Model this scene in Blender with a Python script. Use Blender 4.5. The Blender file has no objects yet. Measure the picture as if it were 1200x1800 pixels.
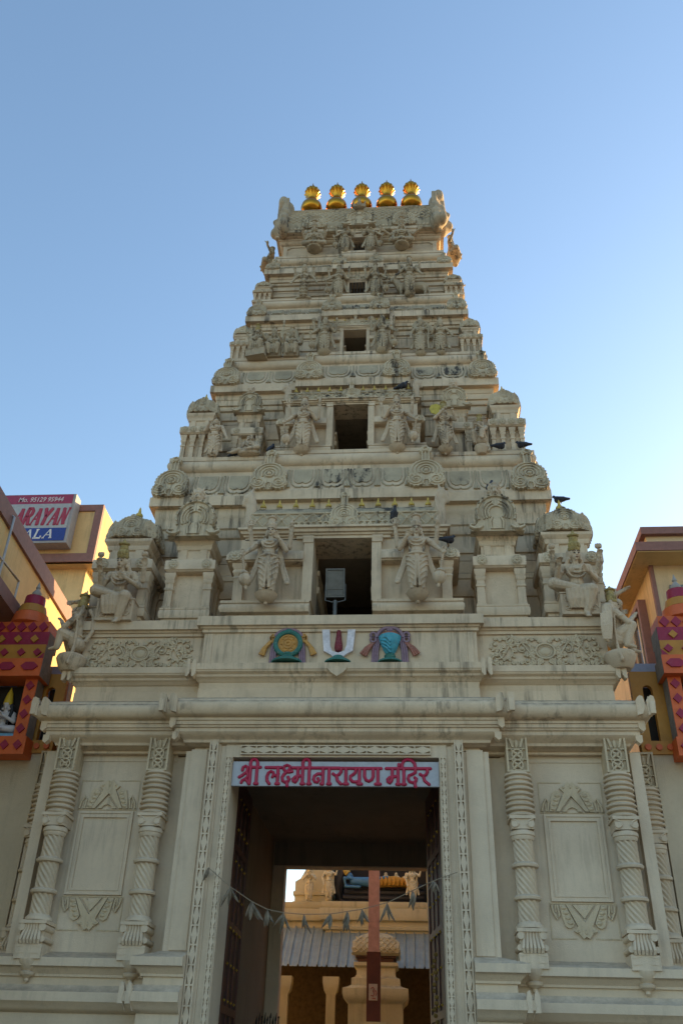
import bpy, bmesh, math, random
from math import sin, cos, pi, radians, sqrt, atan2
from mathutils import Vector, Matrix

# ---------------------------------------------------------------- camera, light, exposure
scene = bpy.context.scene
COL = scene.collection
cam_d = bpy.data.cameras.new('camera')
cam = bpy.data.objects.new('camera', cam_d)
COL.objects.link(cam)
cam_d.sensor_fit = 'HORIZONTAL'
cam_d.sensor_width = 24.0
cam_d.lens = 24.0 * 1568.55 / 1200.0
cam_d.clip_start = 0.1
cam_d.clip_end = 6000
_R = Vector((0.99706217, 0.07211548, 0.02581453))
_U = Vector((0.01776792, -0.54558212, 0.837869))
_F = Vector((-0.07450727, 0.83494881, 0.54526063))
cam.matrix_world = Matrix(((_R.x, _U.x, -_F.x, 1.1757), (_R.y, _U.y, -_F.y, -13.3085), (_R.z, _U.z, -_F.z, 1.6), (0, 0, 0, 1)))
scene.camera = cam

SUN_EL, SUN_AZ = radians(15.0), radians(44.0)     # azimuth measured from +X towards +Y
S = Vector((cos(SUN_EL) * cos(SUN_AZ), cos(SUN_EL) * sin(SUN_AZ), sin(SUN_EL)))
world = bpy.data.worlds.new('World')
scene.world = world
world.use_nodes = True
_nt = world.node_tree
_bg = _nt.nodes['Background']
_sky = _nt.nodes.new('ShaderNodeTexSky')
_sky.sky_type = 'NISHITA'
_sky.sun_disc = False
_sky.sun_elevation = SUN_EL
_sky.sun_rotation = pi / 2 - SUN_AZ
_sky.altitude = 0
_sky.air_density = 1.3
_sky.dust_density = 0.9
_sky.ozone_density = 2.3
_nt.links.new(_sky.outputs[0], _bg.inputs[0])
_bg.inputs[1].default_value = 0.13
sun_d = bpy.data.lights.new('sun', 'SUN')
sun_d.energy = 4.5
sun_d.angle = radians(0.5)
sun_d.color = (1.0, 0.66, 0.30)
sun = bpy.data.objects.new('sun', sun_d)
COL.objects.link(sun)
sun.rotation_euler = (-S).to_track_quat('-Z', 'Y').to_euler()
scene.view_settings.view_transform = 'Standard'
scene.view_settings.look = 'None'
scene.view_settings.gamma = 1
scene.view_settings.exposure = 1.36
scene.cycles.max_bounces = 8
scene.cycles.diffuse_bounces = 5

rnd = random.Random(7)

# ---------------------------------------------------------------- materials
def nodes_of(name):
    m = bpy.data.materials.new(name)
    m.use_nodes = True
    nt = m.node_tree
    return m, nt, nt.nodes['Principled BSDF']

def nd(nt, kind, **kw):
    n = nt.nodes.new(kind)
    for k, v in kw.items():
        if k == 'ins':
            for a, b in v.items():
                if hasattr(b, 'is_output'):
                    nt.links.new(b, n.inputs[a])
                else:
                    n.inputs[a].default_value = b
        else:
            setattr(n, k, v)
    return n

def rgba(c):
    return (c[0], c[1], c[2], 1.0)

def noise(nt, vec, scale, detail=4.0, rough=0.55):
    return nd(nt, 'ShaderNodeTexNoise', ins={'Vector': vec, 'Scale': scale, 'Detail': detail, 'Roughness': rough}).outputs[0]

def rng(nt, val, a, b, c=0.0, d=1.0):
    return nd(nt, 'ShaderNodeMapRange', ins={0: val, 1: a, 2: b, 3: c, 4: d}).outputs[0]

def mth(nt, op, a, b):
    return nd(nt, 'ShaderNodeMath', operation=op, ins={0: a, 1: b}).outputs[0]

def mixc(nt, fac, a, b, blend='MIX'):
    n = nd(nt, 'ShaderNodeMix', data_type='RGBA', blend_type=blend)
    for i, v in ((0, fac), (6, a), (7, b)):
        if hasattr(v, 'is_output'):
            nt.links.new(v, n.inputs[i])
        else:
            n.inputs[i].default_value = v
    return n.outputs[2]

def plaster(name, base, grime=0.6, bump=0.35, top=0.6, low=None, streak=(7, 7, 0.5), tint=(0.06, 0.052, 0.043), rough=0.85):
    """painted cement render with sooty streaks, algae on upward faces and speckle; everything is tied to world position"""
    m, nt, bs = nodes_of(name)
    g = nd(nt, 'ShaderNodeNewGeometry')
    pos = g.outputs['Position']
    sep = nd(nt, 'ShaderNodeSeparateXYZ', ins={0: pos})
    nrm = nd(nt, 'ShaderNodeSeparateXYZ', ins={0: g.outputs['Normal']})
    big = noise(nt, pos, 0.9, 5)
    fine = noise(nt, pos, 14, 6, 0.65)
    mp = nd(nt, 'ShaderNodeMapping', ins={'Vector': pos})
    mp.inputs['Scale'].default_value = streak
    st = rng(nt, noise(nt, mp.outputs[0], 1.0, 7, 0.7), 0.49, 0.62)
    patch = rng(nt, noise(nt, pos, 0.8, 4), 0.42, 0.60)
    height = rng(nt, sep.outputs[2], 4.0, 13.0, 0.45, 1.0)
    speck = rng(nt, noise(nt, pos, 38, 4, 0.7), 0.60, 0.70)
    m1 = mth(nt, 'MULTIPLY', st, patch)
    m2 = mth(nt, 'MULTIPLY', mth(nt, 'MULTIPLY', speck, rng(nt, big, 0.42, 0.62)), 0.7)
    m3 = mth(nt, 'MULTIPLY', mth(nt, 'MULTIPLY', rng(nt, nrm.outputs[2], 0.25, 0.8), rng(nt, noise(nt, pos, 5.5, 6, 0.7), 0.36, 0.60)), top)
    soot_and_shade = mth(nt, 'MULTIPLY', mth(nt, 'MAXIMUM', m1, m2), mth(nt, 'MULTIPLY', height, grime))
    allm = nd(nt, 'ShaderNodeMath', operation='MAXIMUM', use_clamp=True, ins={0: soot_and_shade, 1: m3}).outputs[0]
    haze = mth(nt, 'MULTIPLY', rng(nt, noise(nt, pos, 2.3, 6, 0.6), 0.40, 0.72), mth(nt, 'MULTIPLY', height, min(1.0, grime) * 0.6))
    dull = mixc(nt, rng(nt, big, 0.32, 0.7), rgba([c * 0.86 for c in base]), rgba([min(1, c * 1.07) for c in base]))
    dull = mixc(nt, haze, dull, rgba([base[0] * 0.50, base[1] * 0.48, base[2] * 0.47]))
    dull = mixc(nt, rng(nt, fine, 0.3, 0.7, 0.0, 0.16), dull, rgba([c * 0.6 for c in base]))
    col = mixc(nt, allm, dull, rgba(tint))
    nt.links.new(col, bs.inputs['Base Color'])
    bs.inputs['Roughness'].default_value = rough
    bs.inputs['Specular IOR Level'].default_value = 0.25
    b = nd(nt, 'ShaderNodeBump', ins={'Strength': bump, 'Distance': 0.02, 'Height': mth(nt, 'ADD', fine, noise(nt, pos, 60, 3))})
    nt.links.new(b.outputs[0], bs.inputs['Normal'])
    return m

def paint(name, col, rough=0.6, metal=0.0, var=0.12, wear=0.0, wear_col=(0.5, 0.45, 0.36), bump=0.1, scale=9.0, spec=0.4):
    m, nt, bs = nodes_of(name)
    pos = nd(nt, 'ShaderNodeNewGeometry').outputs['Position']
    n = noise(nt, pos, scale, 5, 0.6)
    c = mixc(nt, rng(nt, n, 0.3, 0.7), rgba([v * (1 - var) for v in col]), rgba([min(1, v * (1 + var)) for v in col]))
    if wear:
        c = mixc(nt, mth(nt, 'MULTIPLY', rng(nt, noise(nt, pos, scale * 3.1, 6, 0.7), 0.56, 0.64), wear), c, rgba(wear_col))
    nt.links.new(c, bs.inputs['Base Color'])
    bs.inputs['Roughness'].default_value = rough
    bs.inputs['Metallic'].default_value = metal
    bs.inputs['Specular IOR Level'].default_value = spec
    b = nd(nt, 'ShaderNodeBump', ins={'Strength': bump, 'Distance': 0.01, 'Height': noise(nt, pos, scale * 5, 4)})
    nt.links.new(b.outputs[0], bs.inputs['Normal'])
    return m

CREAM = (0.71, 0.56, 0.385)
STONE = (0.64, 0.50, 0.345)
M = {}
M['wall'] = plaster('cream_render', CREAM, 0.85, 0.3)
M['clean'] = plaster('cream_render_low', (0.68, 0.56, 0.41), 0.35, 0.25, 0.3, streak=(11, 11, 1.2))
M['carve'] = plaster('carved_cream', (0.64, 0.52, 0.35), 0.9, 0.5, 0.75)
M['frieze'] = plaster('sooty_frieze', (0.52, 0.425, 0.285), 1.6, 0.5, 0.9, streak=(5, 5, 1.1))
M['statue'] = plaster('statue_stone', STONE, 0.8, 0.6, 0.35, streak=(9, 9, 2))
M['statue_up'] = plaster('statue_weathered', (0.53, 0.425, 0.285), 1.1, 0.7, 0.5, streak=(9, 9, 2))
M['soot_and_shade'] = paint('dark_interior', (0.03, 0.025, 0.02), 0.9, bump=0.3)  # near-black; in the openings it paints in the darkness of unlit depth
M['gilt'] = paint('worn_gilt_paint', (0.52, 0.36, 0.07), 0.55, 0.15, 0.3, 0.8, (0.42, 0.34, 0.2), 0.3, 14)
M['gold'] = paint('polished_gold', (0.54, 0.25, 0.028), 0.30, 1.0, 0.06, 0, bump=0.05)
M['ochre'] = paint('ochre_plaster', (0.55, 0.38, 0.16), 0.85, var=0.15, bump=0.3)

# ---------------------------------------------------------------- mesh building
class MB:
    def __init__(s, T=None):
        s.v, s.f, s.mi, s.T, s.cur = [], [], [], T or Matrix(), 0
    def add(s, vs, fs, mi=None):
        o = len(s.v)
        s.v += [tuple(s.T @ Vector(p)) for p in vs]
        s.f += [tuple(i + o for i in f) for f in fs]
        s.mi += [s.cur if mi is None else mi] * len(fs)
        return s
    def box(s, x0, x1, y0, y1, z0, z1):
        return s.add([(x0, y0, z0), (x1, y0, z0), (x1, y1, z0), (x0, y1, z0), (x0, y0, z1), (x1, y0, z1), (x1, y1, z1), (x0, y1, z1)],
                     [(3, 2, 1, 0), (4, 5, 6, 7), (0, 1, 5, 4), (1, 2, 6, 5), (2, 3, 7, 6), (3, 0, 4, 7)])
    def prism(s, pts, y0, y1):
        """polygon in the XZ plane pushed through Y"""
        n = len(pts)
        return s.add([(p[0], y0, p[1]) for p in pts] + [(p[0], y1, p[1]) for p in pts],
                     [tuple(range(n)), tuple(range(2 * n - 1, n - 1, -1))] + [(i, i + n, (i + 1) % n + n, (i + 1) % n) for i in range(n)])
    def prismx(s, pts, x0, x1):
        n = len(pts)
        return s.add([(x0, p[0], p[1]) for p in pts] + [(x1, p[0], p[1]) for p in pts],
                     [tuple(range(n)), tuple(range(2 * n - 1, n - 1, -1))] + [(i, i + n, (i + 1) % n + n, (i + 1) % n) for i in range(n)])
    def tube(s, pts, r, n=6, closed=False, flat=1.0):
        P = [Vector(p) for p in pts]
        rs = r if isinstance(r, (list, tuple)) else [r] * len(P)
        L = len(P)
        vs, fs = [], []
        up = None
        for i in range(L):
            a = P[i - 1] if (i or closed) else P[i]
            b = P[(i + 1) % L] if (i < L - 1 or closed) else P[i]
            t = (b - a)
            t = t.normalized() if t.length > 1e-9 else Vector((0, 0, 1))
            ref = Vector((0, 1, 0)) if abs(t.y) < 0.9 else Vector((1, 0, 0))
            e1 = t.cross(ref).normalized()
            e2 = e1.cross(t).normalized()
            for k in range(n):
                an = 2 * pi * k / n
                vs.append(P[i] + e1 * (rs[i] * cos(an)) + e2 * (rs[i] * flat * sin(an)))
        for i in range(L if closed else L - 1):
            j = (i + 1) % L
            for k in range(n):
                k2 = (k + 1) % n
                fs.append((i * n + k, i * n + k2, j * n + k2, j * n + k))
        if not closed:
            fs.append(tuple(range(n - 1, -1, -1)))
            fs.append(tuple(range((L - 1) * n, L * n)))
        return s.add(vs, fs)
    def lathe(s, prof, n=24, c=(0, 0, 0), fun=None):
        vs, fs = [], []
        L = len(prof)
        for r, z in prof:
            for k in range(n):
                a = 2 * pi * k / n
                q = r * (fun(a, z) if fun else 1.0)
                vs.append((c[0] + q * cos(a), c[1] + q * sin(a), c[2] + z))
        for i in range(L - 1):
            for k in range(n):
                k2 = (k + 1) % n
                fs.append((i * n + k, i * n + k2, (i + 1) * n + k2, (i + 1) * n + k))
        fs.append(tuple(range(n - 1, -1, -1)))
        fs.append(tuple(range((L - 1) * n, L * n)))
        return s.add(vs, fs)
    def sweep(s, plan, prof, wts=None):
        """right-angled plan outline (counter-clockwise from above) carried up a profile of (outward offset, z)"""
        n = len(plan)
        vs, fs = [], []
        nr = []
        for i in range(n):
            a, b = plan[i], plan[(i + 1) % n]
            dx, dy = b[0] - a[0], b[1] - a[1]
            l = sqrt(dx * dx + dy * dy)
            nr.append((dy / l, -dx / l))
        for d, z in prof:
            for i in range(n):
                n1, n2 = nr[i - 1], nr[i]
                w1, w2 = (wts[i - 1], wts[i]) if wts else (1, 1)
                vs.append((plan[i][0] + d * (n1[0] * w1 + n2[0] * w2), plan[i][1] + d * (n1[1] * w1 + n2[1] * w2), z))
        for j in range(len(prof) - 1):
            for i in range(n):
                i2 = (i + 1) % n
                fs.append((j * n + i, j * n + i2, (j + 1) * n + i2, (j + 1) * n + i))
        fs.append(tuple(range(n - 1, -1, -1)))
        t = (len(prof) - 1) * n
        fs.append(tuple(range(t, t + n)))
        return s.add(vs, fs)
    def ell(s, c, r, n=12, m=8):
        prof = [(sin(pi * (i + 0.0) / m) if 0 < i < m else 0.02, -cos(pi * i / m)) for i in range(m + 1)]
        vs, fs = [], []
        for q, z in prof:
            for k in range(n):
                a = 2 * pi * k / n
                vs.append((c[0] + r[0] * q * cos(a), c[1] + r[1] * q * sin(a), c[2] + r[2] * z))
        for i in range(m):
            for k in range(n):
                k2 = (k + 1) % n
                fs.append((i * n + k, i * n + k2, (i + 1) * n + k2, (i + 1) * n + k))
        fs.append(tuple(range(n - 1, -1, -1)))
        fs.append(tuple(range(m * n, m * n + n)))
        return s.add(vs, fs)
    def cap(s, p, q, r0, r1, n=10):
        p, q = Vector(p), Vector(q)
        s.tube([p, p.lerp(q, 0.5), q], [r0, (r0 + r1) / 2, r1], n)
        s.ell(p, (r0, r0, r0), n, 6)
        return s.ell(q, (r1, r1, r1), n, 6)
    def mesh(s, name, mats, smooth=35.0):
        me = bpy.data.meshes.new(name)
        me.from_pydata(s.v, [], s.f)
        for m in mats if isinstance(mats, (list, tuple)) else [mats]:
            me.materials.append(m)
        if any(s.mi):
            me.polygons.foreach_set('material_index', s.mi)
        bm = bmesh.new()
        bm.from_mesh(me)
        bmesh.ops.recalc_face_normals(bm, faces=bm.faces)
        bm.to_mesh(me)
        bm.free()
        if smooth:
            me.polygons.foreach_set('use_smooth', [True] * len(me.polygons))
            me.set_sharp_from_angle(angle=radians(smooth))
        me.update()
        return me
    def build(s, name, mats, parent=None, smooth=35.0, **kw):
        return link(name, s.mesh(name, mats, smooth), parent, **kw)

def link(name, me, parent=None, loc=None, rot=None, sc=None, label=None):
    o = bpy.data.objects.new(name, me)
    COL.objects.link(o)
    if parent is not None:
        o.parent = parent
    if loc is not None:
        o.location = loc
    if rot is not None:
        o.rotation_euler = rot
    if sc is not None:
        o.scale = sc if isinstance(sc, (tuple, list)) else (sc, sc, sc)
    if label:
        o['label'] = label
    return o

def tag(o, label, cat, group=None):
    o['label'] = label
    o['category'] = cat
    if group:
        o['group'] = group
    return o

def thing(name, loc, label, cat, group=None, rz=0.0):
    o = link(name, None, None, loc, (0, 0, rz))
    return tag(o, label, cat, group)

def at(x, y, z):
    return Matrix.Translation((x, y, z))

def arc(cx, cz, r, a0, a1, n, y=0.0, rz=None):
    return [(cx + r * cos(radians(a0 + (a1 - a0) * i / n)), y, cz + (rz or r) * sin(radians(a0 + (a1 - a0) * i / n))) for i in range(n + 1)]

def spiral(cx, cz, r0, r1, a0, a1, n, y=0.0):
    out = []
    for i in range(n + 1):
        t = i / n
        a, r = radians(a0 + (a1 - a0) * t), r0 + (r1 - r0) * t
        out.append((cx + r * cos(a), y, cz + r * sin(a)))
    return out

def remeshed(name, mb, voxel, mat, smooth=2, extra=None):
    """one continuous carved surface out of overlapping solids"""
    me = mb.mesh(name + '_raw', mat, 0)
    o = bpy.data.objects.new(name + '_raw', me)
    COL.objects.link(o)
    md = o.modifiers.new('r', 'REMESH')
    md.mode = 'VOXEL'
    md.voxel_size = voxel
    md.use_smooth_shade = True
    if smooth:
        sm = o.modifiers.new('s', 'SMOOTH')
        sm.factor, sm.iterations = 0.5, smooth
    dg = bpy.context.evaluated_depsgraph_get()
    dg.update()
    out = bpy.data.meshes.new_from_object(o.evaluated_get(dg))
    out.name = name
    bpy.data.objects.remove(o)
    bpy.data.meshes.remove(me)
    if not out.materials:
        out.materials.append(mat)
    out.polygons.foreach_set('use_smooth', [True] * len(out.polygons))
    return out
# ---------------------------------------------------------------- ground
g = MB()
g.add([(-2500, -2500, 0), (2500, -2500, 0), (2500, 2500, 0), (-2500, 2500, 0)], [(0, 1, 2, 3)])
ground = g.build('ground', paint('street_paving', (0.16, 0.145, 0.125), 0.9, var=0.3, bump=0.5, scale=1.5), smooth=0)
ground['kind'] = 'structure'

# ---------------------------------------------------------------- the gateway tower
tower = thing('temple_gateway_tower', (0, 0, 0), 'tall stepped cream temple gateway tower crowded with stucco carving', 'temple tower')
MIR = Matrix.Scale(-1, 4, (1, 0, 0))

def rect(x0, x1, y0, y1):
    return [(x0, y0), (x1, y0), (x1, y1), (x0, y1)]

def bay(w, yf, c, p, yb, notch=None):
    n = [(-notch[0], yf - p), (-notch[0], notch[1]), (notch[0], notch[1]), (notch[0], yf - p)] if notch else []
    return [(-w, yf), (-c, yf), (-c, yf - p)] + n + [(c, yf - p), (c, yf), (w, yf), (w, yb), (-w, yb)]

# lower walls, one block on each side of the passage
blk = [(1.57, .2), (1.94, .2), (1.94, .12), (2.32, .12), (2.32, .42), (4.53, .42), (4.53, .95), (4.95, .95), (4.95, 6.4),
       (1.5, 6.4), (1.5, 6.1), (1.76, 6.1), (1.76, .75), (1.57, .75)]
wts = [0, 0, 1, 1, 1, 1, 1, 1, 0, 0, 0, 0, 0, 0]
DIM = plaster('shade_toned_plaster', (0.27, 0.215, 0.15), .5, .3, .2)  # darker base colour carries the shade of the passage and tower openings
b = MB()
for T in (Matrix(), MIR):
    b.T = T
    b.sweep(blk, [(0, 0.1), (0, 5.98)], wts)
    b.box(1.9, 4.3, .5, 6.2, 5.98, 6.5)
    b.box(1.985, 2.235, .098, .13, 3.18, 6.0)
    b.box(2.52, 4.4, .405, .43, 5.905, 6.05)
    b.box(4.44, 4.60, .26, .5, 3.12, 6.02)
b.T = Matrix()
b.box(-1.568, 1.568, .203, .75, 5.87, 6.4)
b.box(-1.498, 1.498, 6.1, 6.398, 5.5, 6.2)
b.build('base_wall', M['clean'], tower)
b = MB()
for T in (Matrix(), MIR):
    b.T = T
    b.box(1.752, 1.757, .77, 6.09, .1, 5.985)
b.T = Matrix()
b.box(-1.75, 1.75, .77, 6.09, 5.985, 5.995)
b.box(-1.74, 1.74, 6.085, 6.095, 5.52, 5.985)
b.build('passage_shade_lining', DIM, tower)  # thin sheets over walls and ceiling, interior shade put into their colour
for T in (Matrix(), MIR):
    pl = MB(T)
    pl.sweep([(1.80, .205)] + [(1.94, .205)] + blk[2:8] + [(4.95, 6.3), (1.80, 6.3)], [(0.02, 0), (.36, 0), (.36, .6), (.3, .66), (.3, 1.3), (.2, 1.4), (.2, 2.40), (.24, 2.41), (.30, 2.46), (.345, 2.52), (.365, 2.53),
                   (.365, 2.645), (.33, 2.66), (.24, 2.735), (.17, 2.74), (.17, 2.835), (.205, 2.84), (.21, 2.87), (.27, 2.93), (.30, 2.955), (.335, 2.96),
                   (.335, 3.065), (.30, 3.08), (.07, 3.15), (.02, 3.17)], [0, 0, 1, 1, 1, 1, 1, 1, 0, 0])
    # turned-up leaf ends of the lower string course
    for x, y in ((2.32, .12), (4.53, .42)):
        for dx in (0.245, 0.345):
            pl.prism([(x + dx, 2.50), (x + dx + .075, 2.50), (x + dx + .075, 2.69), (x + dx + .05, 2.76), (x + dx + .02, 2.74), (x + dx, 2.66), (x + dx + .02, 2.55), (x + dx - .03, 2.42)], y - .378, y - .30)
    pl.build('plinth_moulding', M['clean'], tower)

# main cornice with its half-round roll, the plain band, and the parapet above it
COR = bay(4.35, .25, 2.25, .15, 6.3)
co = MB()
co.sweep(COR, [(-.05, 6.0), (-.05, 6.04), (.03, 6.05), (.06, 6.075), (.10, 6.08), (.11, 6.12), (.15, 6.15), (.215, 6.185), (.235, 6.21), (.235, 6.265), (.26, 6.27),
               (.27, 6.30), (.29, 6.305), (.29, 6.36), (.31, 6.365), (.31, 6.405), (.36, 6.42), (.405, 6.45), (.435, 6.50), (.445, 6.555), (.43, 6.61), (.40, 6.645),
               (.36, 6.66), (.34, 6.70), (.25, 6.74), (.12, 6.80), (.0, 6.83), (0, 7.0)])
for sx in (1, -1):
    co.T = Matrix.Scale(sx, 4, (1, 0, 0))
    for x, y in ((4.35, .25), (2.25, .10)):
        e = x + .40
        for dx, th in ((0.0, .05), (-.16, .045)):
            co.prism([(e + dx - .05, 6.44), (e + dx + .03, 6.46), (e + dx + .07, 6.55), (e + dx + .075, 6.66), (e + dx + .06, 6.735), (e + dx + .02, 6.75), (e + dx - .02, 6.72), (e + dx - .05, 6.67)], y - .462, y - .33)
        co.prismx([(y - .48, 6.46), (y - .40, 6.46), (y - .33, 6.66), (y - .37, 6.70), (y - .43, 6.74), (y - .475, 6.62)], e - .02, e + .06)
        for q, (z0, d) in enumerate(((6.10, .245), (6.27, .30))):
            co.prism([(x + d - .09, z0 + .1), (x + d - .085, z0 + .02), (x + d - .03, z0 - .03), (x + d + .012, z0 + .0), (x + d + .012, z0 + .1)], y - d - .012, y - d + .1)
co.T = Matrix()
co.build('main_cornice', M['wall'], tower)
pa = MB()
pa.sweep(COR, [(-.02, 6.9), (.0, 7.1), (.03, 7.115), (.05, 7.15), (.09, 7.17), (.10, 7.205), (.15, 7.235), (.16, 7.26), (.17, 7.265), (.17, 7.37), (.14, 7.382), (.01, 7.395), (0, 7.40),
               (0, 7.97), (.035, 7.98), (.035, 8.03), (.06, 8.04), (.075, 8.07), (.12, 8.075), (.12, 8.24), (.09, 8.25), (-.02, 8.255)])
for sx in (1, -1):
    pa.T = Matrix.Scale(sx, 4, (1, 0, 0))
    pa.box(2.10, 2.19, .085, .11, 7.40, 7.965)
    for x, y in ((2.25, .10), (4.35, .25)):
        for dx in (.03, .13):
            pa.prism([(x + dx, 7.20), (x + dx + .04, 7.14), (x + dx + .07, 7.15), (x + dx + .07, 7.40), (x + dx + .055, 7.44), (x + dx + .01, 7.44), (x + dx, 7.38)], y - .182, y - .05)
pa.T = Matrix()
pa.prism([(-.16, 7.27), (-.1, 7.20), (0, 7.13), (.1, 7.20), (.16, 7.27), (.16, 7.30), (-.16, 7.30)], -.085, 0)
pa.build('parapet', M['wall'], tower)

# ---- carved scroll panels of the parapet
def scroll_panel(x0, x1, z0, z1, y):
    m = MB()
    w, h, cx, cz = x1 - x0, z1 - z0, (x0 + x1) / 2, (z0 + z1) / 2
    m.tube([(cx + .155 * cos(a * pi / 12), y - .015, cz + .13 * sin(a * pi / 12)) for a in range(24)], .022, 6, True)
    m.tube([(cx + .115 * cos(a * pi / 12), y - .005, cz + .095 * sin(a * pi / 12)) for a in range(24)], .010, 5, True)
    m.ell((cx, y + .01, cz), (.1, .03, .08), 16, 6)
    def leaf(x, z, a, l, wd=.36):
        a = radians(a)
        c, s_ = cos(a), sin(a)
        pts = []
        for i in range(13):
            t = i / 12
            wv = sin(pi * min(1, t * 1.02)) ** .7 * l * wd * (1 + .22 * sin(t * 19))
            pts.append((t * l, wv))
        out = [(p, q) for p, q in pts] + [(p, -q * .75) for p, q in reversed(pts[1:-1])]
        poly = [(x + c * p - s_ * q, z + s_ * p + c * q) for p, q in out]
        m.prism(poly, y - .026 - .006 * rnd.random(), y + .012)
        m.tube([(x + c * l * t, y - .03, z + s_ * l * t) for t in (.05, .4, .85)], [.011, .009, .004], 5)
    for sx in (1, -1):
        m.T = Matrix.Translation((cx, 0, 0)) @ Matrix.Scale(sx, 4, (1, 0, 0)) @ Matrix.Translation((-cx, 0, 0))
        q = w / 2
        wave = []
        for i in range(33):
            t = i / 32
            wave.append((cx + .17 + t * (q - .24), y - .018, cz - .02 + .17 * sin(t * 2 * pi * 1.02 - 1.2) + .05))
        m.tube(wave, [.020 - .008 * i / 32 for i in range(33)], 6)
        for (sxx, szz, r, a0, a1) in ((.36, .04, .15, 250, -180), (.66, -.03, .16, 110, 520), (.30, -.17, .10, 60, 430), (.56, .17, .10, 230, -130), (.80, .12, .10, 170, 520), (.80, -.17, .095, 120, -240)):
            m.tube(spiral(cx + sxx, cz + szz, r, .025, a0, a1, 26, y - .018), [.018 - .007 * i / 26 for i in range(27)], 6)
            m.ell((cx + sxx, y - .015, cz + szz), (.038, .03, .034), 8, 5)
            for k in range(5):
                a = a0 + (a1 - a0) * (.02 + .085 * k)
                m_r = r * (1 - .08 * k)
                leaf(cx + sxx + m_r * cos(radians(a)), cz + szz + m_r * .9 * sin(radians(a)), a + (55 if a1 > a0 else -55), .095 - .006 * k)
        for k in range(9):
            leaf(cx + .12 + k * (q - .16) / 8.5, z1 - .075 - .02 * (k % 2), 65 + 22 * (k % 3), .085, .42)
            leaf(cx + .10 + k * (q - .14) / 8.5, z0 + .075 + .02 * (k % 2), -65 - 25 * (k % 3), .085, .42)
        for a in (20, 65, 110, 155, 200, 250, 300, 345):
            leaf(cx + .17 * cos(radians(a)), cz + .145 * sin(radians(a)), a, .10)
    m.T = Matrix()
    return m.build('scroll_relief', M['carve'], tower, 40)
scroll_panel(2.46, 4.24, 7.42, 7.94, .248)
scroll_panel(-4.24, -2.46, 7.42, 7.94, .248)

# ---- the painted emblems: discus, forehead mark, conch
P = {k: paint('emblem_' + k, c, 0.55, var=0.2, wear=0.35, wear_col=(0.45, 0.4, 0.33), bump=0.3, scale=12) for k, c in dict(
    teal=(0.03, 0.15, 0.12), amber=(0.50, 0.25, 0.05), mauve=(0.24, 0.15, 0.19), white=(0.66, 0.62, 0.64), crimson=(0.17, 0.012, 0.022), blue=(0.06, 0.33, 0.42), rust=(0.30, 0.11, 0.07)).items()}
EY = .095
def emblem(name, cx):
    return link(name, None, tower, (cx, EY, 0))
def ribbon(mb, sx, z):
    for k, (a, r) in enumerate(((20, .055), (75, .055), (130, .05))):
        mb.tube([(sx * (.25 + .04 * cos(radians(a + t * 60)) * 1.1), -.03, z + .05 + r * sin(radians(a + t * 60)) + .02 * k) for t in range(6)], .02, 6, True)
    for k in range(3):
        mb.tube([(sx * (.27 + .012 * k), -.035, z + .02), (sx * (.36 + .02 * k), -.04, z - .09 - .01 * k), (sx * (.40 + .03 * k), -.035, z - .24 + .012 * k)], [.02, .028, .024], 6)
def stole(mb, sx, zt, zb):
    for k in range(3):
        mb.tube([(sx * (.16 + .035 * k), -.02, zt), (sx * (.20 + .035 * k), -.028, (zt + zb) / 2), (sx * (.21 + .036 * k), -.02, zb)], [.02, .022, .024], 6)
e = emblem('discus_emblem', -.83)
d = MB(); d.tube(arc(0, 7.755, .205, 0, 345, 23, -.05), .042, 8, True); d.lathe([(.26, 7.40), (.26, 7.43), (.2, 7.47), (.13, 7.50), (.09, 7.54), (.1, 7.57), (.07, 7.6)], 20, (0, -.02, 0), lambda a, z: 1 if sin(a) < 0 else .4)
d.ell((0, -.03, 7.99), (.06, .04, .045)); d.ell((-.045, -.03, 7.965), (.04, .035, .03)); d.ell((.045, -.03, 7.965), (.04, .035, .03)); d.build('rim_and_stand', P['teal'], e)
d = MB(); d.prism([(p[0], p[2]) for p in arc(0, 7.755, .18, 0, 350, 30)], -.055, 0)
for r_, t_ in ((.14, .012), (.085, .012), (.035, .014)): d.tube(arc(0, 7.755, r_, 0, 345, 23, -.058), t_, 6, True)
for k in range(8): d.ell((.11 * cos(k * pi / 4), -.058, 7.755 + .11 * sin(k * pi / 4)), (.02, .015, .02), 8, 5)
for sx in (-1, 1): ribbon(d, sx, 7.79)
d.build('disc_and_bows', P['amber'], e)
d = MB(); stole(d, 1, 7.86, 7.41); stole(d, -1, 7.86, 7.41); d.tube(arc(0, 7.76, .265, 30, 150, 14, -.025), .03, 6); d.build('stole', P['mauve'], e)
e = emblem('forehead_mark_emblem', 0.0)
d = MB()
for sx in (-1, 1):
    q = [(sx * .275, 8.0), (sx * .15, 8.0), (sx * .135, 7.72), (sx * .10, 7.62), (sx * .0, 7.585), (0, 7.49), (sx * .07, 7.50), (sx * .12, 7.555), (sx * .235, 7.62), (sx * .245, 7.70)]
    d.prism(q if sx < 0 else q[::-1], -.06, .0)
d.build('white_prongs', P['white'], e)
d = MB(); d.lathe([(.01, 7.615), (.05, 7.63), (.068, 7.68), (.066, 7.74), (.05, 7.84), (.035, 8.0)], 14, (0, -.01, 0)); d.build('red_drop', P['crimson'], e)
d = MB(); d.lathe([(.225, 7.40), (.22, 7.43), (.16, 7.47), (.10, 7.49), (.09, 7.53)], 20, (0, -.015, 0), lambda a, z: 1 if sin(a) < 0 else .4); d.build('stand', P['teal'], e)
e = emblem('conch_emblem', .84)
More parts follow.
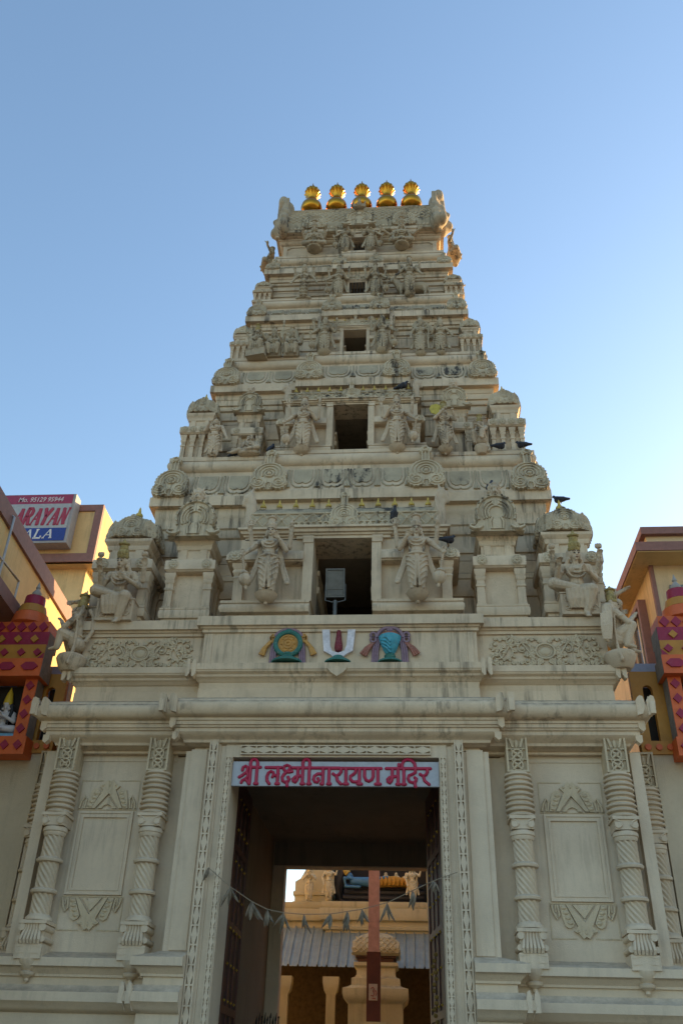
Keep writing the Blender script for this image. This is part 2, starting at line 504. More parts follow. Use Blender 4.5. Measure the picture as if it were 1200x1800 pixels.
d = MB(); d.lathe([(.06, 7.55), (.11, 7.62), (.15, 7.72), (.185, 7.82), (.185, 7.87), (.14, 7.90)], 22, (0, -.01, 0), lambda a, z: 1 if sin(a) < 0 else .35)
for k in range(4): d.tube([(-.15 + .012 * k, -.10, 7.84 - .05 * k), (-.05, -.185 + .02 * k, 7.80 - .055 * k), (.01, -.175 + .02 * k, 7.73 - .055 * k)], .02, 6)
d.tube([(.02, -.17, 7.86), (.03, -.15, 7.76), (.02, -.1, 7.62)], .02, 6); d.build('shell', P['blue'], e)
d = MB(); d.lathe([(.21, 7.40), (.20, 7.43), (.13, 7.46), (.09, 7.49), (.10, 7.53), (.07, 7.57)], 20, (0, -.015, 0), lambda a, z: 1 if sin(a) < 0 else .4); d.build('stand', P['teal'], e)
d = MB(); stole(d, 1, 7.86, 7.41); stole(d, -1, 7.86, 7.41); d.tube(arc(0, 7.82, .22, 10, 170, 16, -.03), .035, 6); d.ell((0, -.03, 8.0), (.06, .04, .045))
for sx in (-1, 1):
    for zz in (7.80, 7.88): d.tube(arc(sx * .27, zz + .02, .045, 0, 340, 10, -.04), .022, 6, True)
d.build('stole', P['mauve'], e)
d = MB(); d.prism([(-.14, 7.885), (.14, 7.885), (.11, 7.95), (0, 7.975), (-.11, 7.95)], -.05, 0); d.build('lid', P['rust'], e)
d = MB()
for sx in (-1, 1):
    if sx > 0: d.build('bow', P['rust'], e); d = MB()
    for k in range(3): d.tube([(sx * (.25 + .012 * k), -.035, 7.77), (sx * (.33 + .03 * k), -.05, 7.67), (sx * (.40 + .035 * k), -.04, 7.53 + .02 * k)], [.018, .026, .026], 6)
d.build('bow', P['rust'], e)

# ---- pierced bands of the door frame: raised rails, cross bars and lozenges
def lozenge_band(m, x0, x1, z0, z1, n, y, rail, vert, t=.045):
    """pattern of n cells along the longer way"""
    if vert:
        m.box(x0, x0 + rail, y - t, y, z0, z1)
        m.box(x1 - rail, x1, y - t, y, z0, z1)
    else:
        m.box(x0, x1, y - t, y, z0, z0 + rail)
        m.box(x0, x1, y - t, y, z1 - rail, z1)
    a0, a1 = (z0, z1) if vert else (x0, x1)
    c0, c1 = (x0 + rail, x1 - rail) if vert else (z0 + rail, z1 - rail)
    st = (a1 - a0) / n
    bar = st * .09
    cm = (c0 + c1) / 2
    for i in range(n):
        a = a0 + st * i
        lo = [(a + bar / 2, cm - (c1 - c0) * .16), (a + st / 2, c0), (a + st - bar / 2, cm - (c1 - c0) * .16), (a + st - bar / 2, cm + (c1 - c0) * .16), (a + st / 2, c1), (a + bar / 2, cm + (c1 - c0) * .16)]
        m.prism([(q, p) for p, q in lo] if vert else lo, y - t + .001, y)
        for e0, e1 in ((a, a + bar / 2), (a + st - bar / 2, a + st)):
            if vert:
                m.box(c0, c1, y - t + .002, y, e0, e1)
            else:
                m.box(e0, e1, y - t + .002, y, c0, c1)
fr = MB()
for sx in (1, -1):
    fr.T = Matrix.Scale(sx, 4, (1, 0, 0))
    fr.box(1.79, 1.94, .03, .21, 0, 6.34)
    fr.box(1.685, 1.79, .075, .21, 0, 6.19)
    fr.box(1.765, 1.79, .05, .08, 0, 6.165)
    fr.box(1.57, 1.685, .055, .21, 0, 6.065)
fr.T = Matrix()
fr.box(-1.789, 1.789, .031, .21, 6.19, 6.339)
fr.box(-1.684, 1.684, .076, .21, 6.066, 6.189)
fr.box(-1.569, 1.569, .056, .21, 5.87, 6.064)
fr.build('door_frame', M['clean'], tower)
dark_back = plaster('frame_recess', (0.36, 0.30, 0.21), 0.8, 0.3)
fb = MB()
for sx in (1, -1):
    fb.T = Matrix.Scale(sx, 4, (1, 0, 0))
    lozenge_band(fb, 1.80, 1.932, .05, 6.19, 25, .03, .022, True)
    lozenge_band(fb, 1.585, 1.675, .05, 5.86, 44, .055, .012, True, .03)
fb.T = Matrix()
lozenge_band(fb, -1.785, 1.785, 6.2, 6.332, 15, .03, .022, False)
lozenge_band(fb, -1.45, 1.45, 5.90, 6.045, 12, .055, .018, False)
fb.build('door_frame_fretwork', M['clean'], tower, 0)

# ---- twisted columns standing on bracket pendants
def column_meshes():
    R0 = .145
    sh = MB()
    n, L = 80, 80
    vs, fs = [], []
    for j in range(L + 1):
        z = 3.55 + (4.76 - 3.55) * j / L
        for k in range(n):
            a = 2 * pi * k / n
            tw = (z - 3.5) * 6.6
            q = abs(sin(5 * (a + tw)))
            r = R0 * (.78 + .24 * q)
            vs.append((r * cos(a), r * sin(a), z))
    for j in range(L):
        for k in range(n):
            fs.append((j * n + k, j * n + (k + 1) % n, (j + 1) * n + (k + 1) % n, (j + 1) * n + k))
    sh.add(vs, fs)
    for z in (3.94, 4.37):
        sh.lathe([(.15, z - .045), (.185, z - .035), (.195, z - .005), (.175, z + .02), (.15, z + .03)], 28)
    sh.lathe([(.15, 3.53), (.19, 3.54), (.19, 3.57), (.165, 3.60), (.15, 3.62)], 28)
    sh.lathe([(.15, 4.70), (.165, 4.73), (.165, 4.755), (.18, 4.765), (.18, 4.80), (.165, 4.83)], 28)
    cp = MB()
    prof = [(.17, 5.02)]
    for z0 in (5.02, 5.32):
        for k in range(4):
            z = z0 + .074 * k
            bulge = .018 * sin(pi * (k + .5) / 4)
            prof += [(.165 + bulge, z + .004), (.195 + bulge, z + .012), (.203 + bulge, z + .030), (.188 + bulge, z + .048), (.150 + bulge, z + .056), (.150 + bulge, z + .070)]
    prof += [(.18, 5.62), (.20, 5.63), (.20, 5.66), (.17, 5.67)]
    cp.lathe(prof, 30)
    cp.box(-.185, .185, -.19, .2, 4.98, 5.025)
    cp.box(-.16, .16, -.165, .2, 4.84, 4.98)
    for sx in (-1, 1):
        cp.tube([(sx * .12, y, 4.90) for y in (-.19, .1)], .045, 10)
        cp.tube([(sx * .15, -.175, 4.98), (sx * .09, -.178, 4.95), (sx * .06, -.175, 4.90), (sx * .1, -.178, 4.865)], .014, 5)
    # pierced block under the cornice
    lt = MB()
    lt.box(-.13, .13, -.12, .2, 5.66, 6.215)
    for x in (-.16, .16):
        lt.box(min(x, x * .82), max(x, x * .82), -.17, .2, 5.66, 6.216)
    lt.box(-.131, .131, -.168, -.1, 5.662, 5.685)
    lt.box(-.131, .131, -.168, -.1, 6.185, 6.214)
    for z in (5.765, 5.925):
        lt.tube(arc(0, z, .075, 0, 345, 23, -.15), .014, 5, True)
        for a in (45, 135, 225, 315):
            lt.tube([(0, -.145, z), (.125 * cos(radians(a)), -.15, z + .11 * sin(radians(a)))], [.03, .006], 5)
        lt.box(-.131, .131, -.16, -.1, z + .078, z + .09)
    for sx in (-1, 1):
        lt.prism([(sx * .04, 6.03), (sx * .07, 6.03), (sx * .12, 6.185), (sx * .08, 6.185)], -.16, -.1)
    lt.ell((0, -.13, 6.09), (.03, .03, .075), 8, 6)
    # bracket, tag block and pendant under the shaft
    br = MB()
    br.box(-.20, .20, -.19, .25, 3.485, 3.53)
    for k in range(6):
        x = -.1 + .04 * k
        br.tube([(x, -.15, 3.49), (x * 1.05, -.14, 3.42), (x * 1.2, -.18, 3.34), (x * 1.3, -.20, 3.28), (x * 1.2, -.17, 3.23)], .022, 6)
    for sx in (-1, 1):
        br.tube([(sx * .15, y, 3.44) for y in (-.18, .2)], .05, 12)
        br.tube([(sx * .17, y, 3.29) for y in (-.17, .2)], .04, 10)
    br.box(-.16, .16, -.13, .25, 3.22, 3.485)
    br.box(-.19, .19, -.17, .25, 3.04, 3.225)
    for sx in (-1, 1):
        for sz in (-1, 1):
            br.prism([(sx * .17, 3.155 + sz * .055), (sx * .05, 3.155 + sz * .045), (sx * .17, 3.155 + sz * .025)], -.176, -.1)
    pd = MB()
    pd.lathe([(.015, 2.76), (.035, 2.78), (.03, 2.81), (.06, 2.83), (.10, 2.85), (.115, 2.885), (.07, 2.905), (.10, 2.93), (.15, 2.985), (.165, 3.04)], 20, (0, -.02, 0))
    return sh.mesh('twisted_shaft', M['clean'], 50), cp.mesh('ringed_capital', M['clean'], 40), lt.mesh('pierced_block', M['carve'], 35), br.mesh('fluted_bracket', M['clean'], 40), pd.mesh('pendant', M['clean'], 40)
CM = column_meshes()
for x, y in ((4.2, .22), (2.74, .22), (-4.2, .22), (-2.74, .22), (4.78, 1.0), (-4.78, 1.0)):
    c = link('twisted_column', None, tower, (x, y, 0))
    for nm, me in zip(('twisted_shaft', 'ringed_capital', 'pierced_block', 'fluted_bracket', 'pendant'), CM):
        link(nm, me, c)

# ---- blind panels with palmettes between the columns
def blind_panel(cx):
    p = link('blind_panel', None, tower, (cx, .42, 0))
    m = MB()
    for k, (d, y) in enumerate(((0.0, -.035), (.035, -.02), (.06, -.03))):
        x0, x1, z0, z1 = -.43 + d, .43 - d, 3.93 + d, 5.13 - d
        t = .034 if k != 1 else .024
        m.box(x0, x1, y, .01, z0, z0 + t); m.box(x0, x1, y, .01, z1 - t, z1)
        m.box(x0, x0 + t, y - .001, .01, z0 + t, z1 - t); m.box(x1 - t, x1, y - .001, .01, z0 + t, z1 - t)
    m.build('panel_frame', M['clean'], p)
    for sgn, zb in ((1, 5.15), (-1, 3.91)):
        q = MB(Matrix.Translation((0, 0, zb)) @ Matrix.Scale(sgn, 4, (0, 0, 1)))
        q.box(-.46, .46, -.012, .01, 0, .012)
        # the framed field stands back: thin border
        q.box(-.47, -.455, -.010, .01, 0, .46); q.box(.455, .47, -.010, .01, 0, .46); q.box(-.455, -.13, -.010, .01, .445, .46); q.box(.13, .455, -.010, .01, .445, .46)
        q.prism([(-.24, 0.02), (-.10, .30), (-.16, .36), (-.09, .40), (-.04, .46), (0, .43), (.04, .46), (.09, .40), (.16, .36), (.10, .30), (.24, .02), (.19, .02), (0, .25), (-.19, .02)], -.045, .01)
        q.prism([(-.15, .02), (0, .20), (.15, .02), (.08, .02), (.06, .06), (.0, .085), (-.06, .06), (-.08, .02)], -.032, .01)
        for sx in (-1, 1):
            q.prism([(sx * .25, .02), (sx * .14, .26), (sx * .17, .31), (sx * .22, .33), (sx * .27, .30), (sx * .30, .20), (sx * .33, .02)], -.034, .01)
            for k in range(4):
                q.ell((sx * (.275 - .025 * k), -.035, .06 + .065 * k), (.045, .018, .028), 8, 5)
            q.tube([(sx * .36, -.02, .02), (sx * .34, -.022, .16), (sx * .37, -.022, .21), (sx * .42, -.02, .12), (sx * .44, -.02, .02)], .018, 6)
            q.tube([(sx * .385, -.02, .02), (sx * .385, -.02, .12)], .013, 5)
            q.ell((sx * .10, -.045, .37), (.02, .015, .02), 8, 5)
        q.ell((0, -.045, .38), (.016, .014, .03), 8, 5)
        q.build('palmette', M['carve'], p, 40)
blind_panel(3.52)
blind_panel(-3.53)
# ---------------------------------------------------------------- storeys
# each storey: wall half width, wall front, central bay half width and projection, and its heights
TIERS = [dict(w=3.66, yf=1.27, c=1.62, p=.17, z0=8.1, zl=9.97, f0=11.17, f1=11.38, lt=12.03, r0=12.16, r1=12.40, top=12.49, no=.52, nd=1.9, np=7, s=1.0),
         dict(w=2.95, yf=1.94, c=1.02, p=.12, z0=12.3, zl=13.90, f0=14.66, f1=14.86, lt=15.42, r0=15.53, r1=15.76, top=15.84, no=.37, nd=2.5, np=6, s=.8),
         dict(w=2.44, yf=2.34, c=.56, p=.10, z0=15.6, zl=16.74, f0=17.24, f1=17.42, lt=17.80, r0=17.92, r1=18.12, top=18.18, no=.27, nd=2.9, np=6, s=.55),
         dict(w=2.17, yf=2.66, c=.40, p=.10, z0=18.0, zl=18.76, f0=19.24, f1=19.42, lt=19.72, r0=19.83, r1=20.04, top=20.12, no=.20, nd=3.1, np=6, s=.45)]

def medallion_mesh(strut=True):
    """horse-shoe gable ornament, one unit wide and a neck strut above; lies in XZ, front towards -Y"""
    m = MB()
    n = 96
    m.prism([((.46 + .016 * cos(26 * t)) * cos(t), .54 + (.46 + .016 * cos(26 * t)) * sin(t)) for t in [radians(-38 + 256 * i / n) for i in range(n + 1)]], -.085, 0)
    for sx in (-1, 1):
        m.prism([(sx * .27 + (.23 + .014 * cos(14 * t)) * cos(t), .24 + (.23 + .014 * cos(14 * t)) * sin(t)) for t in [2 * pi * i / 56 for i in range(56)]], -.10, 0)
        m.tube(spiral(sx * .27, .24, .20, .04, 60 if sx > 0 else 120, (-560 if sx > 0 else 740), 44, -.105), .020, 6)
        m.ell((sx * .27, -.11, .24), (.045, .04, .045), 10, 6)
        m.tube([(sx * .06, -.10, .02), (sx * .10, -.11, .12), (sx * .05, -.10, .24)], .02, 6)
    for r, t in ((.39, .022), (.30, .026), (.20, .026)):
        m.tube(arc(0, .56, r, -28, 208, 30, -.09), t, 6)
    m.tube(arc(0, .56, .11, 0, 345, 15, -.10), .025, 6, True)
    m.ell((0, -.09, .56), (.075, .05, .075), 10, 6)
    m.prism([(-.12, 0.02), (.12, 0.02), (.05, .3), (-.05, .3)], -.07, 0)
    if not strut:
        m.tube(arc(0, 1.0, .07, 0, 330, 11, -.06), .03, 5, True)
        return m.mesh('medallion', M['carve'], 40)
    # strut and cap
    m.box(-.115, .115, -.075, .0, .95, 1.30)
    for x in (-.085, 0, .085):
        m.tube([(x, -.08, .96), (x * 1.1, -.085, 1.30)], .022, 6)
    m.prism([(-.13, 1.29), (.13, 1.29), (.17, 1.38), (.10, 1.47), (.0, 1.5), (-.10, 1.47), (-.17, 1.38)], -.10, 0)
    m.tube(arc(0, 1.38, .07, 0, 330, 11, -.105), .022, 5, True)
    return m.mesh('medallion', M['carve'], 40)
MEDAL = medallion_mesh()
MEDAL2 = medallion_mesh(False)

def lotus_band(name, parent, runs, n_list):
    """row of hanging petals in relief on a sloping band. runs: (x0, x1, y at foot, z foot, y at head, z head)"""
    m = MB()
    for (x0, x1, ya, za, yb, zb), n in zip(runs, n_list):
        h = sqrt((yb - ya) ** 2 + (zb - za) ** 2)
        T = Matrix(((1, 0, 0, 0), (0, (zb - za) / h, (yb - ya) / h, ya), (0, -(yb - ya) / h, (zb - za) / h, za), (0, 0, 0, 1)))
        m.T = T
        st = (x1 - x0) / n
        for i in range(n):
            cx, q = x0 + st * (i + .5), st / 2
            top, low = h * .96, h * .30
            U = [(-.62, top), (-.62, h * .55), (-.52, h * .38), (-.30, h * .29), (-.12, h * .30), (0, h * .35), (.12, h * .30), (.30, h * .29), (.52, h * .38), (.62, h * .55), (.62, top)]
            m.prism([(cx + q * a, z) for a, z in U], -.024, .01)
            O = [(-.80, top), (-.80, h * .5), (-.66, h * .25), (-.40, h * .13), (-.12, h * .12), (0, h * .17), (.12, h * .12), (.40, h * .13), (.66, h * .25), (.80, h * .5), (.80, top)]
            m.tube([(cx + q * a, -.008, z) for a, z in O], h * .028, 6)
            for e in (-1, 1):
                m.tube([(cx + q * e, -.006, top), (cx + q * e, -.010, h * .45), (cx + q * e * .9, -.008, h * .10)], [h * .045, h * .03, h * .055], 6)
        m.T = Matrix()
    return m.build(name, M['frieze'], parent, 40)


ST = []
for t in TIERS:
    s_ = link('storey', None, tower)
    w, yf, c, p = t['w'], t['yf'], t['c'], t['p']
    yb = 6.6 - yf
    z0, f0, f1, lt, r0, r1, top, k = t['z0'], t['f0'], t['f1'], t['lt'], t['r0'], t['r1'], t['top'], t['s']
    lo = MB()
    a = (f0 - z0)
    zz = lambda q: z0 + a * q
    lo.sweep(bay(w, yf, c, p, yb, (t['no'], yf + t['nd'])), [(0, z0 - .3), (0, zz(.36)), (.035, zz(.365)), (.05, zz(.38)), (.05, zz(.405)), (.015, zz(.41)), (.015, zz(.48)), (.045, zz(.485)), (.045, zz(.515)), (0, zz(.53)), (0, t['zl'])])
    lo.build('lower_wall', M['wall'], s_)
    up = MB()
    g0, d = t['zl'] + .012, f0 - t['zl'] - .012
    up.sweep(bay(w, yf, c, p, yb), [(0.001, g0), (.0, g0 + d * .12), (.035, g0 + d * .13), (.035, g0 + d * .20), (.02, g0 + d * .22), (.02, g0 + d * .44), (.06, g0 + d * .46), (.075, g0 + d * .50), (.075, g0 + d * .60),
                                       (.11, g0 + d * .62), (.115, g0 + d * .68), (.115, g0 + d * .80), (.13, g0 + d * .82), (.14, g0 + d * .90), (.14, g0 + d * .985), (.25, f0), (.25, f1), (.235, f1 + .012), (.215, f1 + .015),
                                       (.02, lt), (-.02, lt + .015), (-.02, r0 - .015), (.005, r0), (.045, r0 + (r1 - r0) * .12), (.07, r0 + (r1 - r0) * .35), (.075, r0 + (r1 - r0) * .55), (.06, r0 + (r1 - r0) * .85), (.035, r1),
                                       (.05, r1 + .005), (.05, top), (.03, top + .01)])
    up.build('entablature', M['wall'], s_)
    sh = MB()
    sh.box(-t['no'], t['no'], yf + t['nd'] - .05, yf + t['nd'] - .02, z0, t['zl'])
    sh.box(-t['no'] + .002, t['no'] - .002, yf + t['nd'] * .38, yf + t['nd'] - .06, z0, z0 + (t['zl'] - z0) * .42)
    sh.build('painted_chamber_shade', M['soot_and_shade'], s_)  # added black blocks, painted shade in place of an open dark room
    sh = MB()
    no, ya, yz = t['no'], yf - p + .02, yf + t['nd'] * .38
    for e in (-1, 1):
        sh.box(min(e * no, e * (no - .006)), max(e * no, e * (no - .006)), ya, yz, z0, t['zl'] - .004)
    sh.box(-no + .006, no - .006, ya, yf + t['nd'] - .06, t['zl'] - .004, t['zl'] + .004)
    sh.build('chamber_shade_lining', DIM, s_)  # sides and ceiling coloured dim for the shade inside the opening
    mw = (lt - f1) * (1.12 if k > .7 else 1.3)
    cw = c + .25
    xs = w + .235 - mw * .5
    ys = yf - .205
    runs = [(-xs + mw * .55, -cw - .02, ys - .012, f1 + .015, yf - .012, lt), (cw + .02, xs - mw * .55, ys - .012, f1 + .015, yf - .012, lt),
            (-cw + mw * .95, cw - mw * .95, ys - p - .012, f1 + .015, yf - p - .012, lt)]
    pw = (lt - f1) * 1.0
    for q in runs:
        lotus_band('lotus_frieze', s_, [q], [max(2, round((q[1] - q[0]) / pw))])
    tilt = -atan2(.2, lt - f1) * .55
    for x, y in ((-xs, yf - .235), (xs, yf - .235), (-cw + mw * .46, yf - p - .225), (cw - mw * .46, yf - p - .225)):
        link('medallion', MEDAL, s_, (x, y, f1 - .03), (tilt, 0, 0), (mw, mw * 1.5, mw))
    for sx in (-1, 1):
        for yy in (yf + .3, yf + (yb - yf) * .5, yb - .3):
            link('medallion', MEDAL, s_, (sx * (w + .225), yy, f1 - .03), (tilt, 0, sx * pi / 2), mw)
    ST.append(s_)

# ---------------------------------------------------------------- little shrines on the ledges
ros = MB()
for k in range(8):
    ros.ell((.06 * cos(k * pi / 4), -.012, .06 * sin(k * pi / 4)), (.035, .022, .035), 7, 5)
ros.ell((0, -.02, 0), (.035, .03, .035), 8, 5)
ros.tube(arc(0, 0, .10, 0, 345, 19, -.008), .014, 5, True)
ROS = ros.mesh('rosette', M['carve'], 40)
fin = MB()
fin.lathe([(.5, 0), (.5, .08), (.62, .12), (.62, .22), (.5, .3), (.3, .36)], 16)
FINB = fin.mesh('finial_foot', M['carve'], 40)
fin = MB()
fin.lathe([(.3, .36), (.46, .46), (.5, .62), (.42, .8), (.24, .95), (.2, 1.1), (.16, 1.35), (.1, 1.6), (.02, 1.75)], 16)
FIN = fin.mesh('small_gilt_finial', M['gilt'], 40)

def pavilion(parent, name, cx, yf, hw, dep, z0, z1, roof, npil=2, mat='wall'):
    """plinth, pilasters, banded eave with rosettes, neck, cornice and a crowning piece, like the tower in small"""
    r = link(name, None, parent)
    H = z1 - z0
    Z = lambda q: z0 + H * q
    u = hw / .55
    m = MB()
    R = lambda i: rect(cx - hw + i, cx + hw - i, yf + i, yf + dep - i)
    i0 = .07 * u
    m.sweep(R(i0), [(-.03 * u, Z(-.12)), (-.03 * u, Z(.0)), (.0, Z(.005)), (.0, Z(.025)), (.045 * u, Z(.03)), (.062 * u, Z(.05)), (.062 * u, Z(.08)), (.045 * u, Z(.098)), (.055 * u, Z(.10)), (.055 * u, Z(.112)), (-.05 * u, Z(.113))])
    m.sweep(R(.20 * u), [(0, Z(.11)), (0, Z(.45))])
    n = npil
    bays = [cx - hw + .135 * u + (2 * hw - .27 * u) * k / (n - 1) for k in range(n)]
    pwid = .085 * u if n == 2 else .062 * u
    faces = [(x, yf + .09 * u, 0) for x in bays]
    for x, y, _ in faces:
        m.sweep(rect(x - pwid, x + pwid, y, y + .17 * u), [(.012 * u, Z(.112)), (.012 * u, Z(.135)), (0, Z(.14)), (-.006 * u, Z(.27)), (.012 * u, Z(.275)), (.012 * u, Z(.29)), (-.004 * u, Z(.295)), (-.004 * u, Z(.325)),
                                                       (.016 * u, Z(.335)), (.022 * u, Z(.355)), (.005 * u, Z(.36)), (.03 * u, Z(.385)), (.035 * u, Z(.40)), (.035 * u, Z(.418)), (.0, Z(.42))])
    for sx in (-1, 1):      # flank pilasters
        x = cx + sx * (hw - .09 * u - .085 * u)
        for k in range(1, 3):
            y = yf + .14 * u + (dep - .28 * u) * k / 2.0
            if y > yf + .4 * u:
                m.sweep(rect(x - .085 * u, x + .085 * u, y - .085 * u, y + .085 * u), [(.012 * u, Z(.112)), (0, Z(.14)), (0, Z(.32)), (.02 * u, Z(.35)), (.03 * u, Z(.385)), (.035 * u, Z(.418))])
    m.sweep(R(.07 * u), [(-.02 * u, Z(.418)), (.03 * u, Z(.422)), (.05 * u, Z(.432)), (.07 * u, Z(.436)), (.07 * u, Z(.452)), (.07 * u, Z(.505)), (.06 * u, Z(.515)), (-.0 * u, Z(.522)), (-.03 * u, Z(.524)), (-.03 * u, Z(.545)), (-.12 * u, Z(.548))])
    m.sweep(R(.20 * u), [(0, Z(.53)), (0, Z(.64))])
    for x in (cx - .22 * u, cx + .22 * u):
        m.box(x - .075 * u, x + .075 * u, yf + .17 * u, yf + .3 * u, Z(.54), Z(.638))
    m.sweep(R(.20 * u), [(.0, Z(.632)), (.03 * u, Z(.64)), (.045 * u, Z(.66)), (.045 * u, Z(.675)), (.075 * u, Z(.69)), (.10 * u, Z(.705)), (.10 * u, Z(.728)), (.03 * u, Z(.732))])
    m.build('body', M[mat], r)
    for x in ([cx - .36 * u, cx + .36 * u] if n == 2 else [cx - .40 * u, cx - .13 * u, cx + .13 * u, cx + .40 * u]):
        link('rosette', ROS, r, (x, yf + .0 * u, Z(.478)), None, 1.0 * u)
    d = MB()
    if roof == 'dome':
        k = 26
        vs, fs = [], []
        pr = [(.90, .73), (1.0, .76), (1.03, .80), (1.0, .86), (.90, .915), (.70, .955), (.42, .985), (.20, 1.0)]
        cy = yf + dep / 2
        for q, z in pr:
            for i in range(k):
                a = 2 * pi * i / k + pi / 4
                e = (abs(cos(a)) ** 4.5 + abs(sin(a)) ** 4.5) ** (-1 / 4.5)
                vs.append((cx + q * (hw - .12 * u) * e * cos(a), cy + q * (dep / 2 - .12 * u) * e * sin(a), Z(z)))
        for j in range(len(pr) - 1):
            for i in range(k):
                fs.append((j * k + i, j * k + (i + 1) % k, (j + 1) * k + (i + 1) % k, (j + 1) * k + i))
        fs.append(tuple(range(k - 1, -1, -1)))
        fs.append(tuple(range((len(pr) - 1) * k, len(pr) * k)))
        d.add(vs, fs)
        d.build('dome', M['carve'], r, 50)
        for x, rz, px, py in ((0, 0, cx, yf + .10 * u), (0, pi / 2, cx + hw - .10 * u, yf + dep / 2), (0, -pi / 2, cx - hw + .10 * u, yf + dep / 2)):
            link('medallion', MEDAL2, r, (px, py, Z(.735)), (radians(-9), 0, rz), (.58 * u, .6 * u, H * .215))
        for sx in (-1, 1):
            link('medallion', MEDAL2, r, (cx + sx * (hw - .2 * u), yf + .13 * u, Z(.738)), (radians(-6), 0, sx * .6), (.30 * u, .3 * u, H * .16))
        fk = .15 * u
        cy -= .12 * u
        link('finial_foot', FINB, r, (cx, cy, Z(.985)), None, fk)
        link('small_gilt_finial', FIN, r, (cx, cy, Z(.985)), None, (fk, fk, fk * 1.15))
    return r

def gable_mesh():
    """big horse-shoe gable with flaring scroll feet"""
    m = MB()
    n = 60
    out = [((.44 + .014 * cos(24 * t)) * cos(t), .42 + (.44 + .014 * cos(24 * t)) * sin(t)) for t in [radians(-30 + 240 * i / n) for i in range(n + 1)]]
    m.prism([(.56, -.02), (.50, .06)] + out + [(-.50, .06), (-.56, -.02)], -.10, .06)
    for r, t in ((.41, .03), (.30, .024), (.235, .02), (.17, .024)):
        m.tube(arc(0, .40, r, -48 + r * 60, 228 - r * 60, 28, -.105), t, 6)
    for sx in (-1, 1):
        m.tube([(sx * .30, -.10, .1), (sx * .38, -.115, .03), (sx * .48, -.12, .02), (sx * .57, -.115, .07), (sx * .56, -.11, .13), (sx * .50, -.11, .12)], [.03, .04, .045, .035, .03, .02], 6)
        m.tube([(sx * .12, -.10, .02), (sx * .14, -.11, .18), (sx * .09, -.11, .30)], .025, 6)
        for k in range(9):
            a = radians(-10 + k * 20) if sx > 0 else radians(190 - k * 20)
            m.ell((.41 * cos(a), -.115, .42 + .41 * sin(a)), (.035, .03, .035), 7, 5)
    m.prism([(-.09, .02), (.09, .02), (.09, .2), (.05, .28), (-.05, .28), (-.09, .2)], -.12, 0)
    m.prism([(0, .55), (.10, .63), (0, .75), (-.10, .63)], -.125, 0)
    m.tube([(0, -.12, .86), (0, -.1, .95), (0, -.02, 1.0)], [.05, .06, .05], 8)
    return m.mesh('horseshoe_gable', M['carve'], 40)
GABLE = gable_mesh()

def yali_mesh():
    """lion-monster mask with bulging eyes, tusks and mane; faces -Y, about one unit high"""
    m = MB()
    m.ell((0, .05, .5), (.26, .22, .32), 16, 10)
    m.ell((0, -.16, .36), (.17, .16, .12), 12, 8)
    m.ell((0, -.20, .44), (.09, .10, .07), 10, 6)
    m.ell((0, -.14, .20), (.14, .13, .07), 10, 6)
    for sx in (-1, 1):
        m.ell((sx * .13, -.15, .57), (.075, .07, .075), 10, 6)
        m.cap((sx * .04, -.18, .64), (sx * .2, -.10, .70), .035, .045)
        m.cap((sx * .2, 0, .75), (sx * .27, .02, .93), .06, .03)
        m.cap((sx * .12, -.22, .33), (sx * .14, -.25, .18), .035, .012)
        for k in range(5):
            a = radians(-50 + 38 * k)
            m.ell((sx * .27 * cos(a) * 1.05, .05, .5 + .33 * sin(a)), (.09, .10, .10), 8, 6)
        m.cap((sx * .18, -.02, .22), (sx * .26, -.03, -.02), .09, .05)
        m.cap((sx * .09, -.10, .12), (sx * .10, -.12, -.06), .06, .03)
    m.ell((0, .02, .86), (.11, .10, .12), 8, 6)
    return remeshed('lion_mask', m, .035, M['statue'], 2)
YALI = yali_mesh()

def horse_head_mesh():
    """vault-end scroll with a rearing monster head, seen from the front as a tall curled flank; mask looks to +X"""
    m = MB()
    m.cap((0, 0, .08), (-.02, 0, .62), .17, .15)
    m.cap((-.02, 0, .62), (.10, 0, .86), .15, .13)
    m.ell((.22, 0, .80), (.17, .13, .12), 10, 7)
    m.ell((.32, 0, .70), (.09, .10, .09), 8, 6)
    m.ell((.2, -.10, .88), (.05, .04, .05), 8, 5)
    m.cap((.06, 0, .95), (.0, 0, 1.08), .06, .03)
    for k in range(6):
        m.ell((.16 - .03 * (k % 2), -.02, .62 - .095 * k), (.10, .12, .065), 8, 5)
    m.tube([(-.02, -.15, .10), (-.10, -.17, .28), (-.06, -.17, .46), (-.12, -.16, .64), (-.06, -.15, .80), (.0, -.12, .90)], [.05, .05, .045, .045, .04, .03], 6)
    m.cap((.1, -.05, .1), (.2, -.08, .0), .08, .06)
    return remeshed('monster_head_scroll', m, .035, M['statue'], 2)
HORSE = horse_head_mesh()

def gables(parent, cx, y, z, wd, ht):
    link('horseshoe_gable', GABLE, parent, (cx, y, z), None, (wd, wd * 1.5, ht))
    link('lion_mask', YALI, parent, (cx, y - .08 * wd, z + ht * .76), (radians(10), 0, 0), wd * .46)

